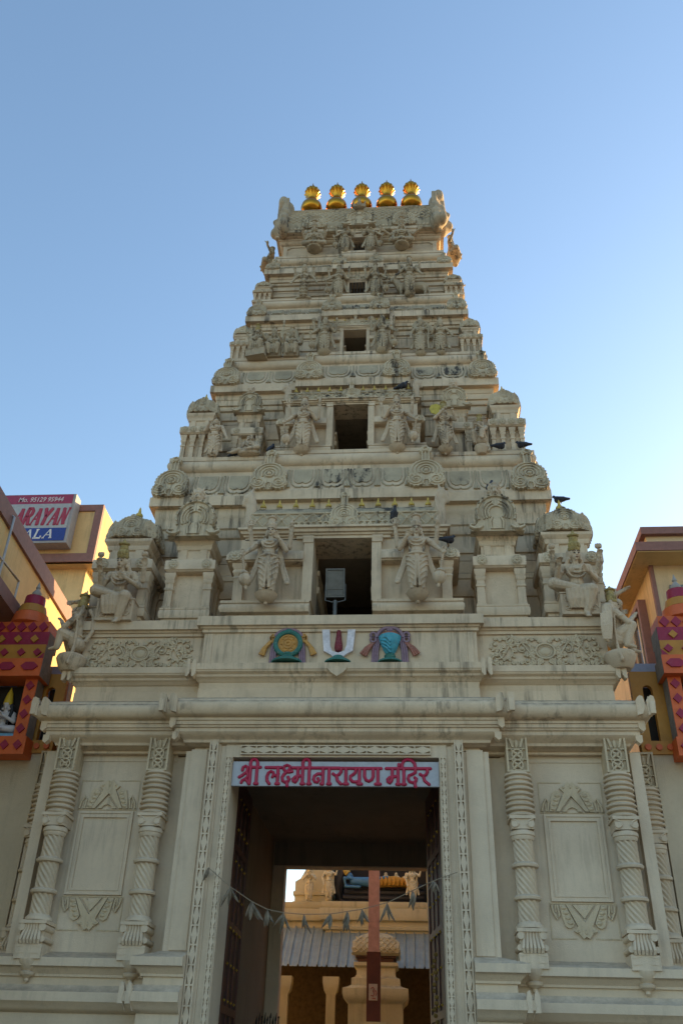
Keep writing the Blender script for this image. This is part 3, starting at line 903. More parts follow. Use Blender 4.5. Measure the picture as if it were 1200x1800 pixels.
def lattice(m, x0, x1, pts, n, r):
    """diagonal ribs over a curved strip given as (y, z) points"""
    L = len(pts) - 1
    st = (x1 - x0) / n
    def P(u, v):
        i = min(L - 1, int(v * L)); f = v * L - i
        return (x0 + u * (x1 - x0), pts[i][0] + (pts[i + 1][0] - pts[i][0]) * f, pts[i][1] + (pts[i + 1][1] - pts[i][1]) * f)
    rows = max(1, round(sum(sqrt((pts[i][0] - pts[i + 1][0]) ** 2 + (pts[i][1] - pts[i + 1][1]) ** 2) for i in range(L)) / st))
    for i in range(-rows, n):
        for sg in (1, -1):
            line = []
            for j in range(rows * 3 + 1):
                v = j / (rows * 3)
                u = (i + v * rows) / n
                if sg < 0:
                    u = 1 - u
                if -1e-6 <= u <= 1 + 1e-6:
                    line.append(P(min(1, max(0, u)), v))
            if len(line) > 1:
                m.tube(line, r, 4)
    for i in range(n):
        for j in range(rows):
            x, y, z = P((i + .5) / n, (j + .5) / rows)
            m.ell((x, y, z), (st * .16, st * .16, st * .16), 6, 4)
    for i in range(n + 1):
        for j in range(rows + 1):
            if (i + j) % 1 == 0 and j < rows:
                pass

def central_shrine(parent, z0, zl, yf, hw, dep, op, zk0, zk1, ze0, ze1, zv1, vault_hw, nf, eave_hw, grille=False):
    r = link('central_shrine', None, parent)
    u = hw / 2.06
    m = MB()
    hp = zk1 - z0
    for sx in (-1, 1):
        m.T = Matrix.Scale(sx, 4, (1, 0, 0))
        W = rect(op + .02, hw - .12 * u, yf + .14 * u, yf + dep)
        wt = [1, 1, 0, 0]
        h1 = (zk0 - z0) * .345
        m.sweep(W, [(0, z0 - .1), (0, z0 + h1 * .2), (.04 * u, z0 + h1 * .42), (.13 * u, z0 + h1 * .46), (.155 * u, z0 + h1 * .58), (.155 * u, z0 + h1 * .72), (.12 * u, z0 + h1 * .86), (.14 * u, z0 + h1 * .88), (.14 * u, z0 + h1), (-.02, z0 + h1 + .01)], wt)
        m.sweep(rect(op + .021, hw - .2 * u, yf + .20 * u, yf + dep), [(0, z0 + h1 - .02), (0, ze0 + .02)])
        # outer pilaster and the tall jamb beside the opening
        x = hw - .24 * u
        q = .085 * u
        m.sweep(rect(x - q, x + q, yf + .09 * u, yf + .26 * u), [(.01, z0 + h1), (0, z0 + h1 + .05), (0, zk0 - hp * .22), (.02 * u, zk0 - hp * .2), (.0, zk0 - hp * .17), (.03 * u, zk0 - hp * .12), (.01 * u, zk0 - hp * .08), (.04 * u, zk0 - hp * .04), (.045 * u, zk0)])
        x = op + .09 * u
        m.sweep(rect(op, op + .17 * u, yf + .07 * u, yf + dep * .95), [(.0, z0 + h1 + .012), (0, zl - hp * .10)], [1, 1, 1, 0])
        m.sweep(rect(op + .003, op + .17 * u, yf + .07 * u, yf + dep * .5), [(0.0, zl - hp * .10), (.02 * u, zl - hp * .09), (.02 * u, zl - hp * .03), (.03 * u, zl - hp * .02), (.03 * u, zl)], [1, 1, 1, 0])
        # wing eave with its rosette
        m.sweep(rect(op + .17 * u, hw - .08 * u, yf + .08 * u, yf + dep), [(-.02, zk0), (.04 * u, zk0 + .01), (.05 * u, zk0 + .03 * u), (.08 * u, zk0 + .035 * u), (.075 * u, zk0 + .14 * u), (.03 * u, zk1 - .04 * u), (-.02 * u, zk1 - .03 * u), (-.02 * u, zk1), (-.1 * u, zk1 + .01)], [1, 1, 0, 0])
    m.T = Matrix()
    e = (ze1 - ze0)
    E = bay(eave_hw - .13 * u, yf + .20 * u, min(op + .33 * u, eave_hw - .3 * u), .05 * u, yf + dep)
    m.sweep(E, [(0, ze0), (.0, ze0 + e * .25), (.03 * u, ze0 + e * .28), (.04 * u, ze0 + e * .42), (.075 * u, ze0 + e * .48), (.09 * u, ze0 + e * .72), (.13 * u, ze0 + e * .78), (.13 * u, ze1 - .005), (0, ze1)])
    m.build('body', M['wall'], r)
    for sx in (-1, 1):
        link('rosette', ROS, r, (sx * (hw - .16 * u), yf + .012 * u, (zk0 + zk1) / 2 - .01), (radians(-12), 0, 0), 1.1 * u)
    # vaulted roof with netted ribs
    v = MB()
    h = zv1 - ze1
    y0, y1 = yf + .22 * u, yf + dep + .1
    ym = (y0 + y1) / 2
    prof = [(y0 + .02, ze1 - .01), (y0 - .03 * u, ze1 + h * .12), (y0 - .03 * u, ze1 + h * .38), (y0 + .0 * u, ze1 + h * .62), (y0 + .05 * u, ze1 + h * .82), (y0 + .11 * u, ze1 + h * .95), (y0 + .2 * u, zv1)]
    v.prismx(prof + [(y1, zv1), (y1, ze1 - .01)], -vault_hw, vault_hw)
    v.build('vault_roof', M['frieze'], r, 50)
    l = MB()
    lattice(l, -vault_hw, vault_hw, [(a - .006, z) for a, z in prof[1:4]], max(8, int(vault_hw * 2 / (.22 * max(u, .45)))), .021 * max(u, .5))
    l.tube([(-vault_hw, prof[3][0] - .01, prof[3][1] + .01), (vault_hw, prof[3][0] - .01, prof[3][1] + .01)], .022 * u, 6)
    l.build('roof_netting', M['carve'], r, 40)
    wv = op + .36 * u
    for e_ in (-1, 1):
        ow = MB()
        for i in range(6):
            x = e_ * (.26 * u + (i + .5) * (wv - .22 * u) / 6)
            ow.tube(spiral(x, ze1 + h * .14, .085 * u, .02 * u, 200 if x < 0 else -20, (-240 if x < 0 else 420), 16, y0 - .055 * u), .022 * u, 5)
        ow.tube([(e_ * .2 * u, y0 - .045 * u, ze1 + h * .04), (e_ * wv, y0 - .045 * u, ze1 + h * .04)], .02 * u, 5)
        ow.build('roof_scrollwork', M['carve'], r, 40)
    link('medallion', MEDAL, r, (0, y0 - .03 * u, ze1 - .01), (radians(-6), 0, 0), (.56 * u, .6 * u, h * 1.0))
    for sx in (-1, 1):
        link('monster_head_scroll', HORSE, r, (sx * (vault_hw + .02 * u), y0 + .1 * u, ze1 - .02), (0, 0, 0 if sx > 0 else pi), (.52 * u, .6 * u, h * 1.75))
    for i in range(nf):
        x = (-vault_hw * .9) + vault_hw * 1.8 * i / (nf - 1)
        k = .115 * u
        link('finial_foot', FINB, r, (x, y0 + .17 * u, zv1 - .02), None, k)
        link('small_gilt_finial', FIN, r, (x, y0 + .17 * u, zv1 - .02), None, (k, k, k * 1.25))
    if grille:
        gr = MB()
        for i in range(5):
            x = -op + 2 * op * (i + .5) / 5
            gr.tube([(x, yf + .2 * u, z0), (x, yf + .2 * u, zl)], .012, 6)
        gr.tube([(-op, yf + .21 * u, z0 + (zl - z0) * .15), (op, yf + .21 * u, z0 + (zl - z0) * .15)], .009, 5)
        gr.build('window_grille', M['soot_and_shade'], r)
    return r

for sx in (-1, 1):
    pavilion(ST[0], 'corner_shrine', sx * 3.97, .32, .55, 1.1, 8.37, 10.70, 'dome', 2)
    q = pavilion(ST[0], 'niche_shrine', sx * 2.755, .42, .46, .9, 8.37, 10.74, 'gable', 2)
    gables(q, sx * 2.755, .46, 10.07, .84, .90)
    pavilion(ST[1], 'corner_shrine', sx * 3.24, 1.31, .385, .78, 12.36, 14.36, 'dome', 4)
    q = pavilion(ST[1], 'niche_shrine', sx * 2.19, 1.36, .345, .7, 12.36, 14.30, 'gable', 2)
    gables(q, sx * 2.19, 1.42, 13.78, .60, .62)
    pavilion(ST[2], 'corner_shrine', sx * 2.70, 1.99, .275, .56, 15.80, 17.12, 'dome', 4)
    q = link('niche_gable', None, ST[2])
    link('medallion', MEDAL, q, (sx * 1.62, 2.28, 16.62), None, .52)
    pavilion(ST[3], 'corner_shrine', sx * 2.40, 2.33, .25, .5, 18.14, 18.98, 'dome', 4)
central_shrine(ST[0], 8.25, 9.97, .22, 2.06, 1.08, .52, 9.43, 9.70, 9.975, 10.19, 10.76, 1.72, 11, 1.92)
central_shrine(ST[1], 12.46, 13.90, 1.22, 1.56, .75, .37, 13.29, 13.52, 13.905, 14.03, 14.40, 1.36, 11, 1.49)
central_shrine(ST[2], 15.82, 16.74, 1.92, .92, .5, .27, 16.36, 16.52, 16.745, 16.85, 17.13, .84, 7, .90)
central_shrine(ST[3], 18.16, 18.76, 2.32, .62, .5, .20, 18.48, 18.60, 18.765, 18.85, 19.04, .50, 5, .58, True)

# ---------------------------------------------------------------- neck and barrel roof
crown = link('crowning_storey', None, tower)
m = MB()
NB = bay(2.06, 2.86, .40, .12, 3.74, (.15, 3.3))
m.sweep(NB, [(0, 19.9), (0, 20.12), (.06, 20.13), (.06, 20.19), (0, 20.2), (0, 20.7)])
m.sweep(bay(2.06, 2.86, .40, .12, 3.74), [(0.002, 20.705), (.02, 20.71), (.02, 20.77), (.05, 20.78), (.10, 20.84), (.11, 20.87), (.13, 20.875), (.13, 20.92), (.2, 20.94), (.2, 21.0), (.1, 21.02)])
for sx in (-1, 1):
    m.T = Matrix.Scale(sx, 4, (1, 0, 0))
    m.sweep(rect(.94, 1.46, 2.62, 2.9), [(-.05, 20.55), (-.05, 20.78), (.0, 20.82), (.05, 20.86), (.06, 20.93), (.09, 20.95), (.09, 21.04), (0, 21.05)])
    m.prism([(1.95, 20.2), (2.06, 20.2), (2.06, 20.72), (1.88, 20.72), (1.88, 20.66), (1.95, 20.64)], 2.83, 2.87)
m.T = Matrix()
m.build('neck_wall', M['wall'], crown)
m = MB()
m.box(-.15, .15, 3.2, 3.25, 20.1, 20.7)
m.build('painted_chamber_shade', M['soot_and_shade'], crown)  # black panel painted as the shade behind the bars
gr = MB()
for i in range(5):
    x = -.15 + .3 * (i + .5) / 5
    gr.tube([(x, 2.78, 20.18), (x, 2.78, 20.7)], .011, 6)
gr.build('window_grille', M['soot_and_shade'], crown)
m = MB()
for sx in (-1, 1):
    m.box(min(sx * .15, sx * .24), max(sx * .15, sx * .24), 2.68, 2.76, 20.12, 20.72)
m.box(-.30, .30, 2.58, 2.76, 20.72, 20.86)
m.box(-.36, .36, 2.55, 2.76, 20.88, 20.96)
m.sweep(rect(-.42, .42, 2.60, 2.8), [(-.02, 20.96), (.05, 21.0), (.05, 21.06), (0, 21.07)])
m.build('window_surround', M['wall'], crown)
front = [(2.62, 21.0), (2.56, 21.12), (2.54, 21.35), (2.60, 21.68), (2.72, 22.0), (2.90, 22.28), (3.05, 22.44), (3.14, 22.50), (3.14, 22.60)]
m = MB()
m.prismx(front + [(6.6 - y, z) for y, z in reversed(front)], -1.98, 1.98)
m.sweep(rect(-1.98, 1.98, 2.60, 4.0), [(.0, 20.96), (.05, 20.99), (.06, 21.06), (-.02, 21.08)])
m.build('barrel_roof', M['frieze'], crown, 40)
m = MB()
lattice(m, -1.97, 1.97, [(y - .004, z) for y, z in front[2:5]], 22, .014)
for q in (4, 5, 7):
    m.tube([(-1.98, front[q][0] - .012, front[q][1]), (1.98, front[q][0] - .012, front[q][1])], .022, 6)
for i in range(40):
    x = -1.93 + 3.86 * i / 39
    m.ell((x, 2.98, 22.38), (.035, .03, .045), 6, 5)
    m.ell((x, 2.56, 21.13), (.04, .025, .05), 6, 5)
m.build('roof_netting', M['carve'], crown, 40)
for sx in (-1, 1):
    link('medallion', MEDAL2, crown, (sx * 1.2, 2.56, 21.06), (radians(-8), 0, 0), (.66, .8, .62))
# roof ends: a thick curled flank outside each gable with a mask turned sideways
def flank_mesh():
    m = MB()
    for k, (z, r, y) in enumerate(((.15, .30, .0), (.45, .28, .05), (.8, .26, .16), (1.15, .24, .32), (1.45, .19, .46))):
        m.ell((0, y, z), (.16, r, .26), 12, 8)
        m.ell((0, 1.3 - y, z), (.16, r, .26), 12, 8)
    for k in range(5):
        m.ell((.10, .25 + .2 * k, 1.45 + .14 * sin(pi * (k + .5) / 5)), (.14, .16, .2), 10, 6)
        m.ell((.15, .0 + .04 * k * k, .25 + .28 * k), (.12, .13, .15), 8, 6)
    m.ell((.14, -.12, .16), (.15, .2, .18), 10, 6)
    m.box(-.08, .04, .0, 1.3, 0, 1.4)
    m.ell((.2, .65, .9), (.16, .3, .4), 12, 8)
    m.ell((.34, .65, .78), (.12, .16, .14), 10, 6)
    for s_ in (-1, 1):
        m.ell((.32, .65 + s_ * .17, 1.02), (.08, .08, .08), 8, 6)
        m.cap((.18, .65 + s_ * .22, 1.2), (.2, .65 + s_ * .34, 1.55), .1, .04)
    return remeshed('roof_end_mask', m, .04, M['statue_up'], 2)
FL = flank_mesh()
link('roof_end_mask', FL, crown, (2.06, 2.60, 21.0), None, (1.1, 1.08, 1.1))
link('roof_end_mask', FL, crown, (-2.06, 4.0, 21.0), (0, 0, pi), (1.1, 1.08, 1.1))
q = link('central_gable', None, crown)
link('horseshoe_gable', GABLE, q, (0, 2.50, 21.05), None, (.78, .8, .68))
# ---------------------------------------------------------------- stucco figures
GILT2 = paint('faded_gold_crown', (0.36, 0.27, 0.10), 0.7, 0.1, 0.35, 0.7, (0.42, 0.36, 0.25), 0.5, 16)

EYES = paint('dark_eye_paint', (.06, .045, .035), .6)
LIPS = paint('brown_lip_paint', (.20, .10, .07), .6)

def torso(m, z, female=False, fat=0.0, head=(0, 0)):
    m.ell((0, 0, z), (.100, .075, .065), 14, 8)
    fat += .006
    m.cap((0, -.005, z + .04), (0, -.005, z + .14), .074 + fat, .072)
    m.ell((0, -.03, z + .075), (.055 + fat, .055 + fat, .05), 10, 6)
    m.ell((0, -.005, z + .21), (.112, .072, .085), 14, 8)
    for s in (-1, 1):
        m.ell((s * .052, -.058, z + .225), (.045, .035 if female else .024, .04), 8, 6)
        m.cap((s * .04, 0, z + .272), (s * .135, .005, z + .262), .034, .044)
    m.cap((0, 0, z + .29), (0, -.004, z + .36), .036, .034)
    hx, hz = head
    H = Matrix.Translation((0, 0, z + .36)) @ Matrix.Rotation(hz, 4, 'Z') @ Matrix.Rotation(hx, 4, 'X') @ Matrix.Translation((0, 0, -z - .36))
    T0 = m.T.copy()
    m.T = T0 @ H
    m.ell((0, -.005, z + .415), (.054, .060, .068), 14, 10)
    m.ell((0, -.035, z + .375), (.036, .034, .034), 10, 6)
    m.cap((0, -.060, z + .425), (0, -.078, z + .396), .009, .013)
    m.ell((0, -.064, z + .374), (.020, .012, .006), 8, 5)
    m.ell((0, -.062, z + .363), (.015, .012, .006), 8, 5)
    m.ell((0, -.054, z + .345), (.017, .016, .013), 8, 5)
    for s in (-1, 1):
        m.cap((s * .010, -.064, z + .436), (s * .042, -.050, z + .437), .006, .006)
        m.ell((s * .024, -.059, z + .417), (.013, .009, .007), 8, 5)
        m.ell((s * .057, .0, z + .405), (.012, .02, .032), 8, 5)
        m.ell((s * .064, -.012, z + .352), (.017, .017, .022), 8, 5)
        m.cap((s * .05, .025, z + .39), (s * .095, .015, z + .285), .03, .022)
        m.cap((s * .055, .03, z + .44), (s * .06, .03, z + .36), .026, .026)
    m.T = T0
    for r, dz in ((.055, .0), (.09, -.01), (.125, -.03)):
        m.tube([(r * cos(a) * (1.0 if r < .1 else .85), -.052 - .030 * abs(sin(a)), z + .285 + dz + r * .95 * sin(a)) for a in [radians(180 + 18 * i) for i in range(11)]], .0125, 5)
    m.tube([(.108 * cos(a), .088 * sin(a) - .006, z + .045 - .02 * max(0, -sin(a))) for a in [radians(15 * i) for i in range(24)]], .018, 6, True)
    m.ell((0, -.088, z + .03), (.026, .016, .022), 8, 5)

def arm(m, z, s, elbow, hand, back=0.0, fingers='up', r=1.17):
    sh = Vector((s * .135, .005 + back, z + .262))
    e, h = Vector(elbow), Vector(hand)
    m.cap(sh, e, .038 * r, .030 * r)
    m.cap(e, h, .030 * r, .021 * r)
    d = (h - e).normalized()
    mid = sh.lerp(e, .45)
    for c, q in ((mid, .045), (h.lerp(e, .14), .028), (h.lerp(e, .22), .026)):
        m.ell(c, (q * r, q * r, q * .55 * r), 8, 5)
    p = h + d * .03
    m.ell(p, (.028, .020, .032), 8, 6)
    if fingers == 'up':
        side = d.cross(Vector((0, -1, 0)))
        side = side.normalized() if side.length > .1 else Vector((1, 0, 0))
        for k, l in enumerate((.045, .055, .058, .05)):
            o = side * (.0135 * (k - 1.5))
            a = p + o + d * .02
            b_ = a + d * l * .55 + o * .3
            m.cap(a, b_, .0085, .008, 6)
            m.cap(b_, b_ + d * l * .4 + Vector((0, -.014, 0)), .008, .007, 6)
        m.cap(p - side * .022, p - side * .042 + d * .03 + Vector((0, -.01, 0)), .010, .008, 6)
    elif fingers == 'fist':
        side = d.cross(Vector((0, -1, 0)))
        side = side.normalized() if side.length > .1 else Vector((1, 0, 0))
        for k in range(4):
            o = side * (.0135 * (k - 1.5))
            m.cap(p + o + d * .02, p + o + d * .038 + Vector((0, -.02, 0)), .0095, .009, 6)
            m.cap(p + o + d * .038 + Vector((0, -.02, 0)), p + o + d * .015 + Vector((0, -.034, 0)), .009, .008, 6)
        m.cap(p - side * .02, p + d * .03 + Vector((0, -.034, 0)), .010, .008, 6)

def folds(m, a, b, ra, rb, n=6, tilt=.03, s=1):
    a, b = Vector(a), Vector(b)
    for k in range(n):
        c = a.lerp(b, (k + .5) / n)
        r = (ra + (rb - ra) * (k + .5) / n) * 1.03
        m.tube([(c.x + r * cos(t), c.y + r * sin(t), c.z + tilt * cos(t) * s - .012 * sin(t)) for t in [radians(185 + 17 * i) for i in range(11)]], .0125, 5)

def stand_legs(m, z, sway=0.0, cross=False, skirt=True):
    for s in (-1, 1):
        hip, kn, an = (s * .05, 0, z - .03), (s * .064 + sway, -.025, z - .24), ((s * .055 if not cross else -s * .02) + sway * .4, (.0 if not cross or s > 0 else -.05), z - .455)
        m.cap(hip, kn, .082, .066)
        m.cap(kn, an, .064, .042)
        m.ell((an[0] + s * .01, an[1] - .045, z - .478), (.028, .065, .022), 10, 6)
        for k in range(4):
            m.ell((an[0] + s * .01 + .011 * (k - 1.5), an[1] - .105, z - .485), (.008, .016, .009), 6, 4)
        if skirt:
            folds(m, hip, kn, .084, .068, 3, .075, s)
            folds(m, kn, an, .066, .046, 3, .06, s)
        m.tube([(an[0] + .038 * cos(t), an[1] + .038 * sin(t), z - .44) for t in [radians(30 * i) for i in range(12)]], .010, 5, True)
    if skirt:
        for dx in (-.014, .014):
            m.tube([(dx, -.082, z + .02), (dx * 1.2 + sway * .5, -.085, z - .15), (dx * 1.6 + sway, -.075, z - .32), (dx * 2.2 + sway * .6, -.065, z - .44)], [.016, .018, .018, .02], 6)
        m.tube([(.085 * cos(a), -.06 - .03 * abs(sin(a)), z - .02 + .08 * sin(a)) for a in [radians(190 + 16 * i) for i in range(11)]], .012, 5)
        m.ell((0, .02, z - .2), (.07, .03, .22), 10, 6)

def sashes(m, z, wide=1.0):
    for s in (-1, 1):
        for k in range(2):
            m.tube([(s * (.13 + .02 * k), .03, z + .24), (s * (.115 + .025 * k), .045, z + .1), (s * (.15 + .03 * k) * wide, .045, z - .1), (s * (.20 + .03 * k) * wide, .04, z - .26), (s * (.225 + .025 * k) * wide, .02, z - .33)], [.022, .024, .026, .03, .024], 6, False, .6)
        m.ell((s * .235 * wide, .02, z - .335), (.04, .025, .03), 8, 5)

def fold_leg(m, z, s, knee, ankle, foot=None):
    hip = (s * .055, -.01, z + .0)
    m.cap(hip, knee, .082, .066)
    m.cap(knee, ankle, .062, .040)
    a, k = Vector(ankle), Vector(knee)
    d = (a - k).normalized()
    f = Vector(foot) if foot else a + d * .09
    m.cap(a, f, .028, .018)
    for q in (.25, .5, .75):
        c = Vector(hip).lerp(k, q)
        m.ell(c, (.074, .05, .05), 8, 5)

CROWN = MB()
CROWN.lathe([(.058, -.01), (.066, .0), (.066, .022), (.058, .03), (.060, .045), (.056, .085), (.048, .095), (.050, .11), (.046, .145), (.062, .155), (.066, .168), (.055, .178), (.02, .186), (.016, .21), (.003, .225)], 18, (0, 0, 0), lambda a, z: 1 + .03 * cos(9 * a))
for _k in range(5):
    CROWN.ell((.058 * sin((_k - 2) * .6), -.058 * cos((_k - 2) * .6), .05), (.018, .012, .035), 6, 5)
PED = MB()
PED.lathe([(.02, -.20), (.035, -.185), (.03, -.16), (.09, -.14), (.15, -.10), (.185, -.045), (.20, -.025), (.18, -.015), (.15, -.01), (.14, .002)], 28, (0, 0, 0), lambda a, z: 1 + (.055 * abs(cos(5 * a)) if z < -.012 else 0))
MACE = MB()
MACE.tube([(0, 0, .02), (0, 0, -.30)], .016, 8)
for _k in range(9):
    MACE.ell((0, 0, -.02 - .03 * _k), (.022, .022, .012), 8, 5)
MACE.lathe([(.01, -.60), (.025, -.57), (.02, -.545), (.05, -.53), (.085, -.48), (.095, -.44), (.088, -.40), (.07, -.37), (.085, -.355), (.06, -.33), (.04, -.31), (.018, -.29)], 16, (0, 0, 0), lambda a, z: 1 + .06 * cos(8 * a))
MACE.tube([(.028 * cos(t), 0, .045 + .028 * sin(t)) for t in [radians(30 * i) for i in range(12)]], .010, 6, True)
_mc = {}
def shared(key, mb, mat):
    if (key, mat.name) not in _mc:
        _mc[(key, mat.name)] = mb.mesh(key, mat, 40)
    return _mc[(key, mat.name)]

STAT = 'stucco figures on the temple tower'
def figure(name, label, loc, H, build, z, mat=None, rz=0.0, crown='statue', ped=None, head=(0, 0), cat='statue', fine=.0062, crown_h=1.0, lean=0):
    t = thing(name, loc, label, cat, STAT, rz)
    mat = mat or M['statue']
    LN = Matrix.Rotation(radians(lean), 4, 'X')
    m = MB(LN)
    build(m)
    body = remeshed('carved_body', m, fine, mat, 0)
    link('carved_body', body, t, None, None, H)
    if crown:
        hx, hz = head
        T = LN @ Matrix.Translation((0, 0, z + .36)) @ Matrix.Rotation(hz, 4, 'Z') @ Matrix.Rotation(hx, 4, 'X') @ Matrix.Translation((0, .002, .098))
        o = link('crown', shared('crown', CROWN, GILT2 if crown == 'gilt' else mat), t)
        T.translation *= H
        o.matrix_local = T @ Matrix.Diagonal((H, H, H * crown_h, 1))
    if H > 1.15:
        q = MB(LN @ Matrix.Translation((0, 0, z + .36)) @ Matrix.Rotation(head[1], 4, 'Z') @ Matrix.Rotation(head[0], 4, 'X') @ Matrix.Translation((0, 0, -z - .36)))
        for s in (-1, 1):
            q.ell((s * .024, -.0675, z + .416), (.0125, .005, .0065), 8, 5)
            q.tube([(s * .008, -.070, z + .437), (s * .026, -.066, z + .443), (s * .044, -.055, z + .436)], .0042, 5)
        link('painted_eyes', q.mesh('painted_eyes', EYES, 40), t, None, None, H)
        q = MB(q.T)
        q.ell((0, -.0755, z + .369), (.019, .006, .0055), 8, 5)
        link('painted_lips', q.mesh('painted_lips', LIPS, 40), t, None, None, H)
    if ped is not None:
        link('lotus_pedestal', shared('lotus_pedestal', PED, mat), t, (0, ped[1] * H, 0), None, (H * ped[0] * .70, H * ped[0] * .70, H * ped[0] * .78))
    return t

def mace(t, H, loc, ry, mat, sc=1.0):
    link('mace', shared('mace', MACE, mat), t, (loc[0] * H, loc[1] * H, loc[2] * H), (0, ry, 0), H * sc)

def emblem_bits(m, hand, kind):
    x, y, z = hand
    m.cap((x, y, z), (x, y, z + .09), .016, .014, 6)
    if kind == 'disc':
        m.tube([(x + .05 * cos(a), y, z + .105 + .04 * sin(a)) for a in [radians(30 * i) for i in range(12)]], .012, 6, True)
        m.ell((x, y, z + .105), (.03, .014, .025), 8, 5)
        for k in range(5):
            m.ell((x + .06 * cos(k * 1.257 + .3), y, z + .105 + .05 * sin(k * 1.257 + .3)), (.014, .012, .014), 6, 4)
    elif kind == 'conch':
        m.ell((x, y, z + .10), (.028, .026, .038), 8, 6)
        m.cap((x, y, z + .12), (x + .015, y, z + .165), .018, .008)
    elif kind == 'lotus':
        for k in range(6):
            m.ell((x + .025 * cos(k * 1.05), y + .02 * sin(k * 1.05), z + .085), (.016, .016, .03), 6, 5)

def guardian(s, fine_bits=True):
    """s = side of the figure's mace hand in the picture (-1 left, 1 right)"""
    def f(m):
        z = .5
        torso(m, z, False, .004)
        stand_legs(m, z)
        sashes(m, z, 1.05)
        arm(m, z, s, (s * .23, -.01, z + .165), (s * .31, -.05, z + .07), 0, 'fist')
        arm(m, z, -s, (-s * .215, -.03, z + .12), (-s * .13, -.12, z + .235))
        arm(m, z, s, (s * .245, .04, z + .23), (s * .265, -.02, z + .39), .03)
        arm(m, z, -s, (-s * .245, .04, z + .20), (-s * .265, -.02, z + .38), .03)
        if fine_bits:
            emblem_bits(m, (s * .267, -.03, z + .44) if s < 0 else (-s * .267, -.03, z + .43), 'disc')
            emblem_bits(m, (-s * .267, -.03, z + .43) if s < 0 else (s * .267, -.03, z + .44), 'conch')
    return f

def place_guardians(zf, y, xs, H, tier, mat, labels, ped=1.0):
    for (s, x), lab in zip(((-1, xs[0]), (1, xs[1])), labels):
        t = figure('guardian_statue', lab, (x, y, zf), H, guardian(s), .5, mat, 0, 'statue', (ped, -.02))
        mace(t, H, (s * .335, -.075, .555), s * .16, mat, .88)

place_guardians(8.66, .02, (-1.25, 1.31), 1.36, 1, M['statue'], ['large four-armed guardian with mace standing left of the lowest tower opening behind the floodlight', 'large four-armed guardian with mace standing right of the lowest tower opening behind the floodlight'])
place_guardians(12.52, 1.06, (-.95, .98), 1.20, 2, M['statue'], ['four-armed guardian on a lotus left of the second opening from the bottom', 'four-armed guardian on a lotus right of the second opening from the bottom'])
place_guardians(15.86, 1.80, (-.69, .65), 1.0, 3, M['statue_up'], ['weathered guardian with mace left of the third opening from the bottom', 'weathered guardian with mace right of the third opening from the bottom'], 1.1)
place_guardians(18.14, 2.24, (-.46, .46), .97, 4, M['statue_up'], ['small guardian left of the barred window just under the top storey', 'small guardian right of the barred window just under the top storey'], .9)
place_guardians(20.18, 2.56, (-.36, .32), .92, 5, M['statue_up'], ['smallest guardian left of the topmost barred window', 'smallest guardian right of the topmost barred window'], .9)

def lalita(s, arms4=True, female=False, head=(0, 0)):
    """seated with one leg folded on the throne and the other hanging; s = side of the folded knee"""
    def f(m):
        z = .07
        torso(m, z, female, .004, head)
        fold_leg(m, z, s, (s * .26, -.09, z + .07), (s * .02, -.17, z - .0), (-s * .06, -.175, z + .0))
        fold_leg(m, z, -s, (-s * .12, -.21, z - .02), (-s * .055, -.20, z - .27), (-s * .05, -.28, z - .315))
        for k in range(4):
            m.ell((-s * .05 + .014 * (k - 1.5), -.30, z - .32), (.009, .02, .011), 6, 4)
        # dhoti hanging over the seat edge
        for k in range(5):
            m.tube([(s * (.13 - .045 * k), -.19, z - .01), (s * (.12 - .045 * k), -.205, z - .12), (s * (.10 - .035 * k), -.20, z - .22)], [.026, .030, .022], 6)
        m.tube([(-s * .10, -.255, z + .0), (-s * .07, -.245, z - .14), (-s * .05, -.235, z - .24)], .012, 5)
        m.tube([(-s * .13, -.25, z + .0), (-s * .11, -.245, z - .14), (-s * .08, -.235, z - .24)], .012, 5)
        m.ell((0, -.06, z - .02), (.17, .14, .06), 12, 6)
        arm(m, z, s, (s * .215, -.04, z + .12), (s * .20, -.14, z + .25), 0, 'up')
        arm(m, z, -s, (-s * .215, -.03, z + .12), (-s * .10, -.15, z + .19), 0, 'up')
        if arms4:
            arm(m, z, s, (s * .235, .03, z + .20), (s * .245, -.03, z + .35), .03)
            arm(m, z, -s, (-s * .235, .03, z + .20), (-s * .255, -.02, z + .35), .03)
            emblem_bits(m, (s * .247, -.035, z + .41), 'lotus')
            emblem_bits(m, (-s * .257, -.025, z + .41), 'lotus')
    return f

def throne(t, H, w, d, h, mat, zt=0.0):
    m = MB()
    m.sweep(rect(-w / 2, w / 2, -d, .12), [(.0, zt - h), (0, zt - .02), (.012, zt - .015), (.012, zt)])
    for sx in (-1, 1):
        for k in range(2):
            m.tube(spiral(sx * w * .34, zt - h * (.30 + .4 * k), w * .09, .01, 0, 500 * sx, 22, -d - .004), .008, 5)
        m.box(sx * w * .48 - .012, sx * w * .48 + .012, -d - .008, -d, zt - h, zt - .02)
        m.box(sx * w * .20 - .008, sx * w * .20 + .008, -d - .008, -d, zt - h, zt - .02)
    m.box(-w * .48, w * .48, -d - .010, -d, zt - h, zt - h + .02)
    link('throne', m.mesh('throne', mat, 35), t, None, None, H)

H1 = 1.56
t = figure('seated_deity_statue', 'seated four-armed deity with yellow crown on the corner shrine left of the tower', (-3.86, .26, 8.63), H1, lalita(-1, True, False, (0, -.25)), .07, M['statue'], 0, 'gilt', None, (0, -.25), lean=16)
throne(t, H1, .40, .125, .26, M['statue'])
t = figure('seated_deity_statue', 'seated four-armed deity with yellow crown on the corner shrine right of the tower', (3.98, .26, 8.66), H1, lalita(-1, True, True, (.0, .2)), .07, M['statue'], 0, 'gilt', None, (0, .2), lean=16)
throne(t, H1, .40, .125, .26, M['statue'])

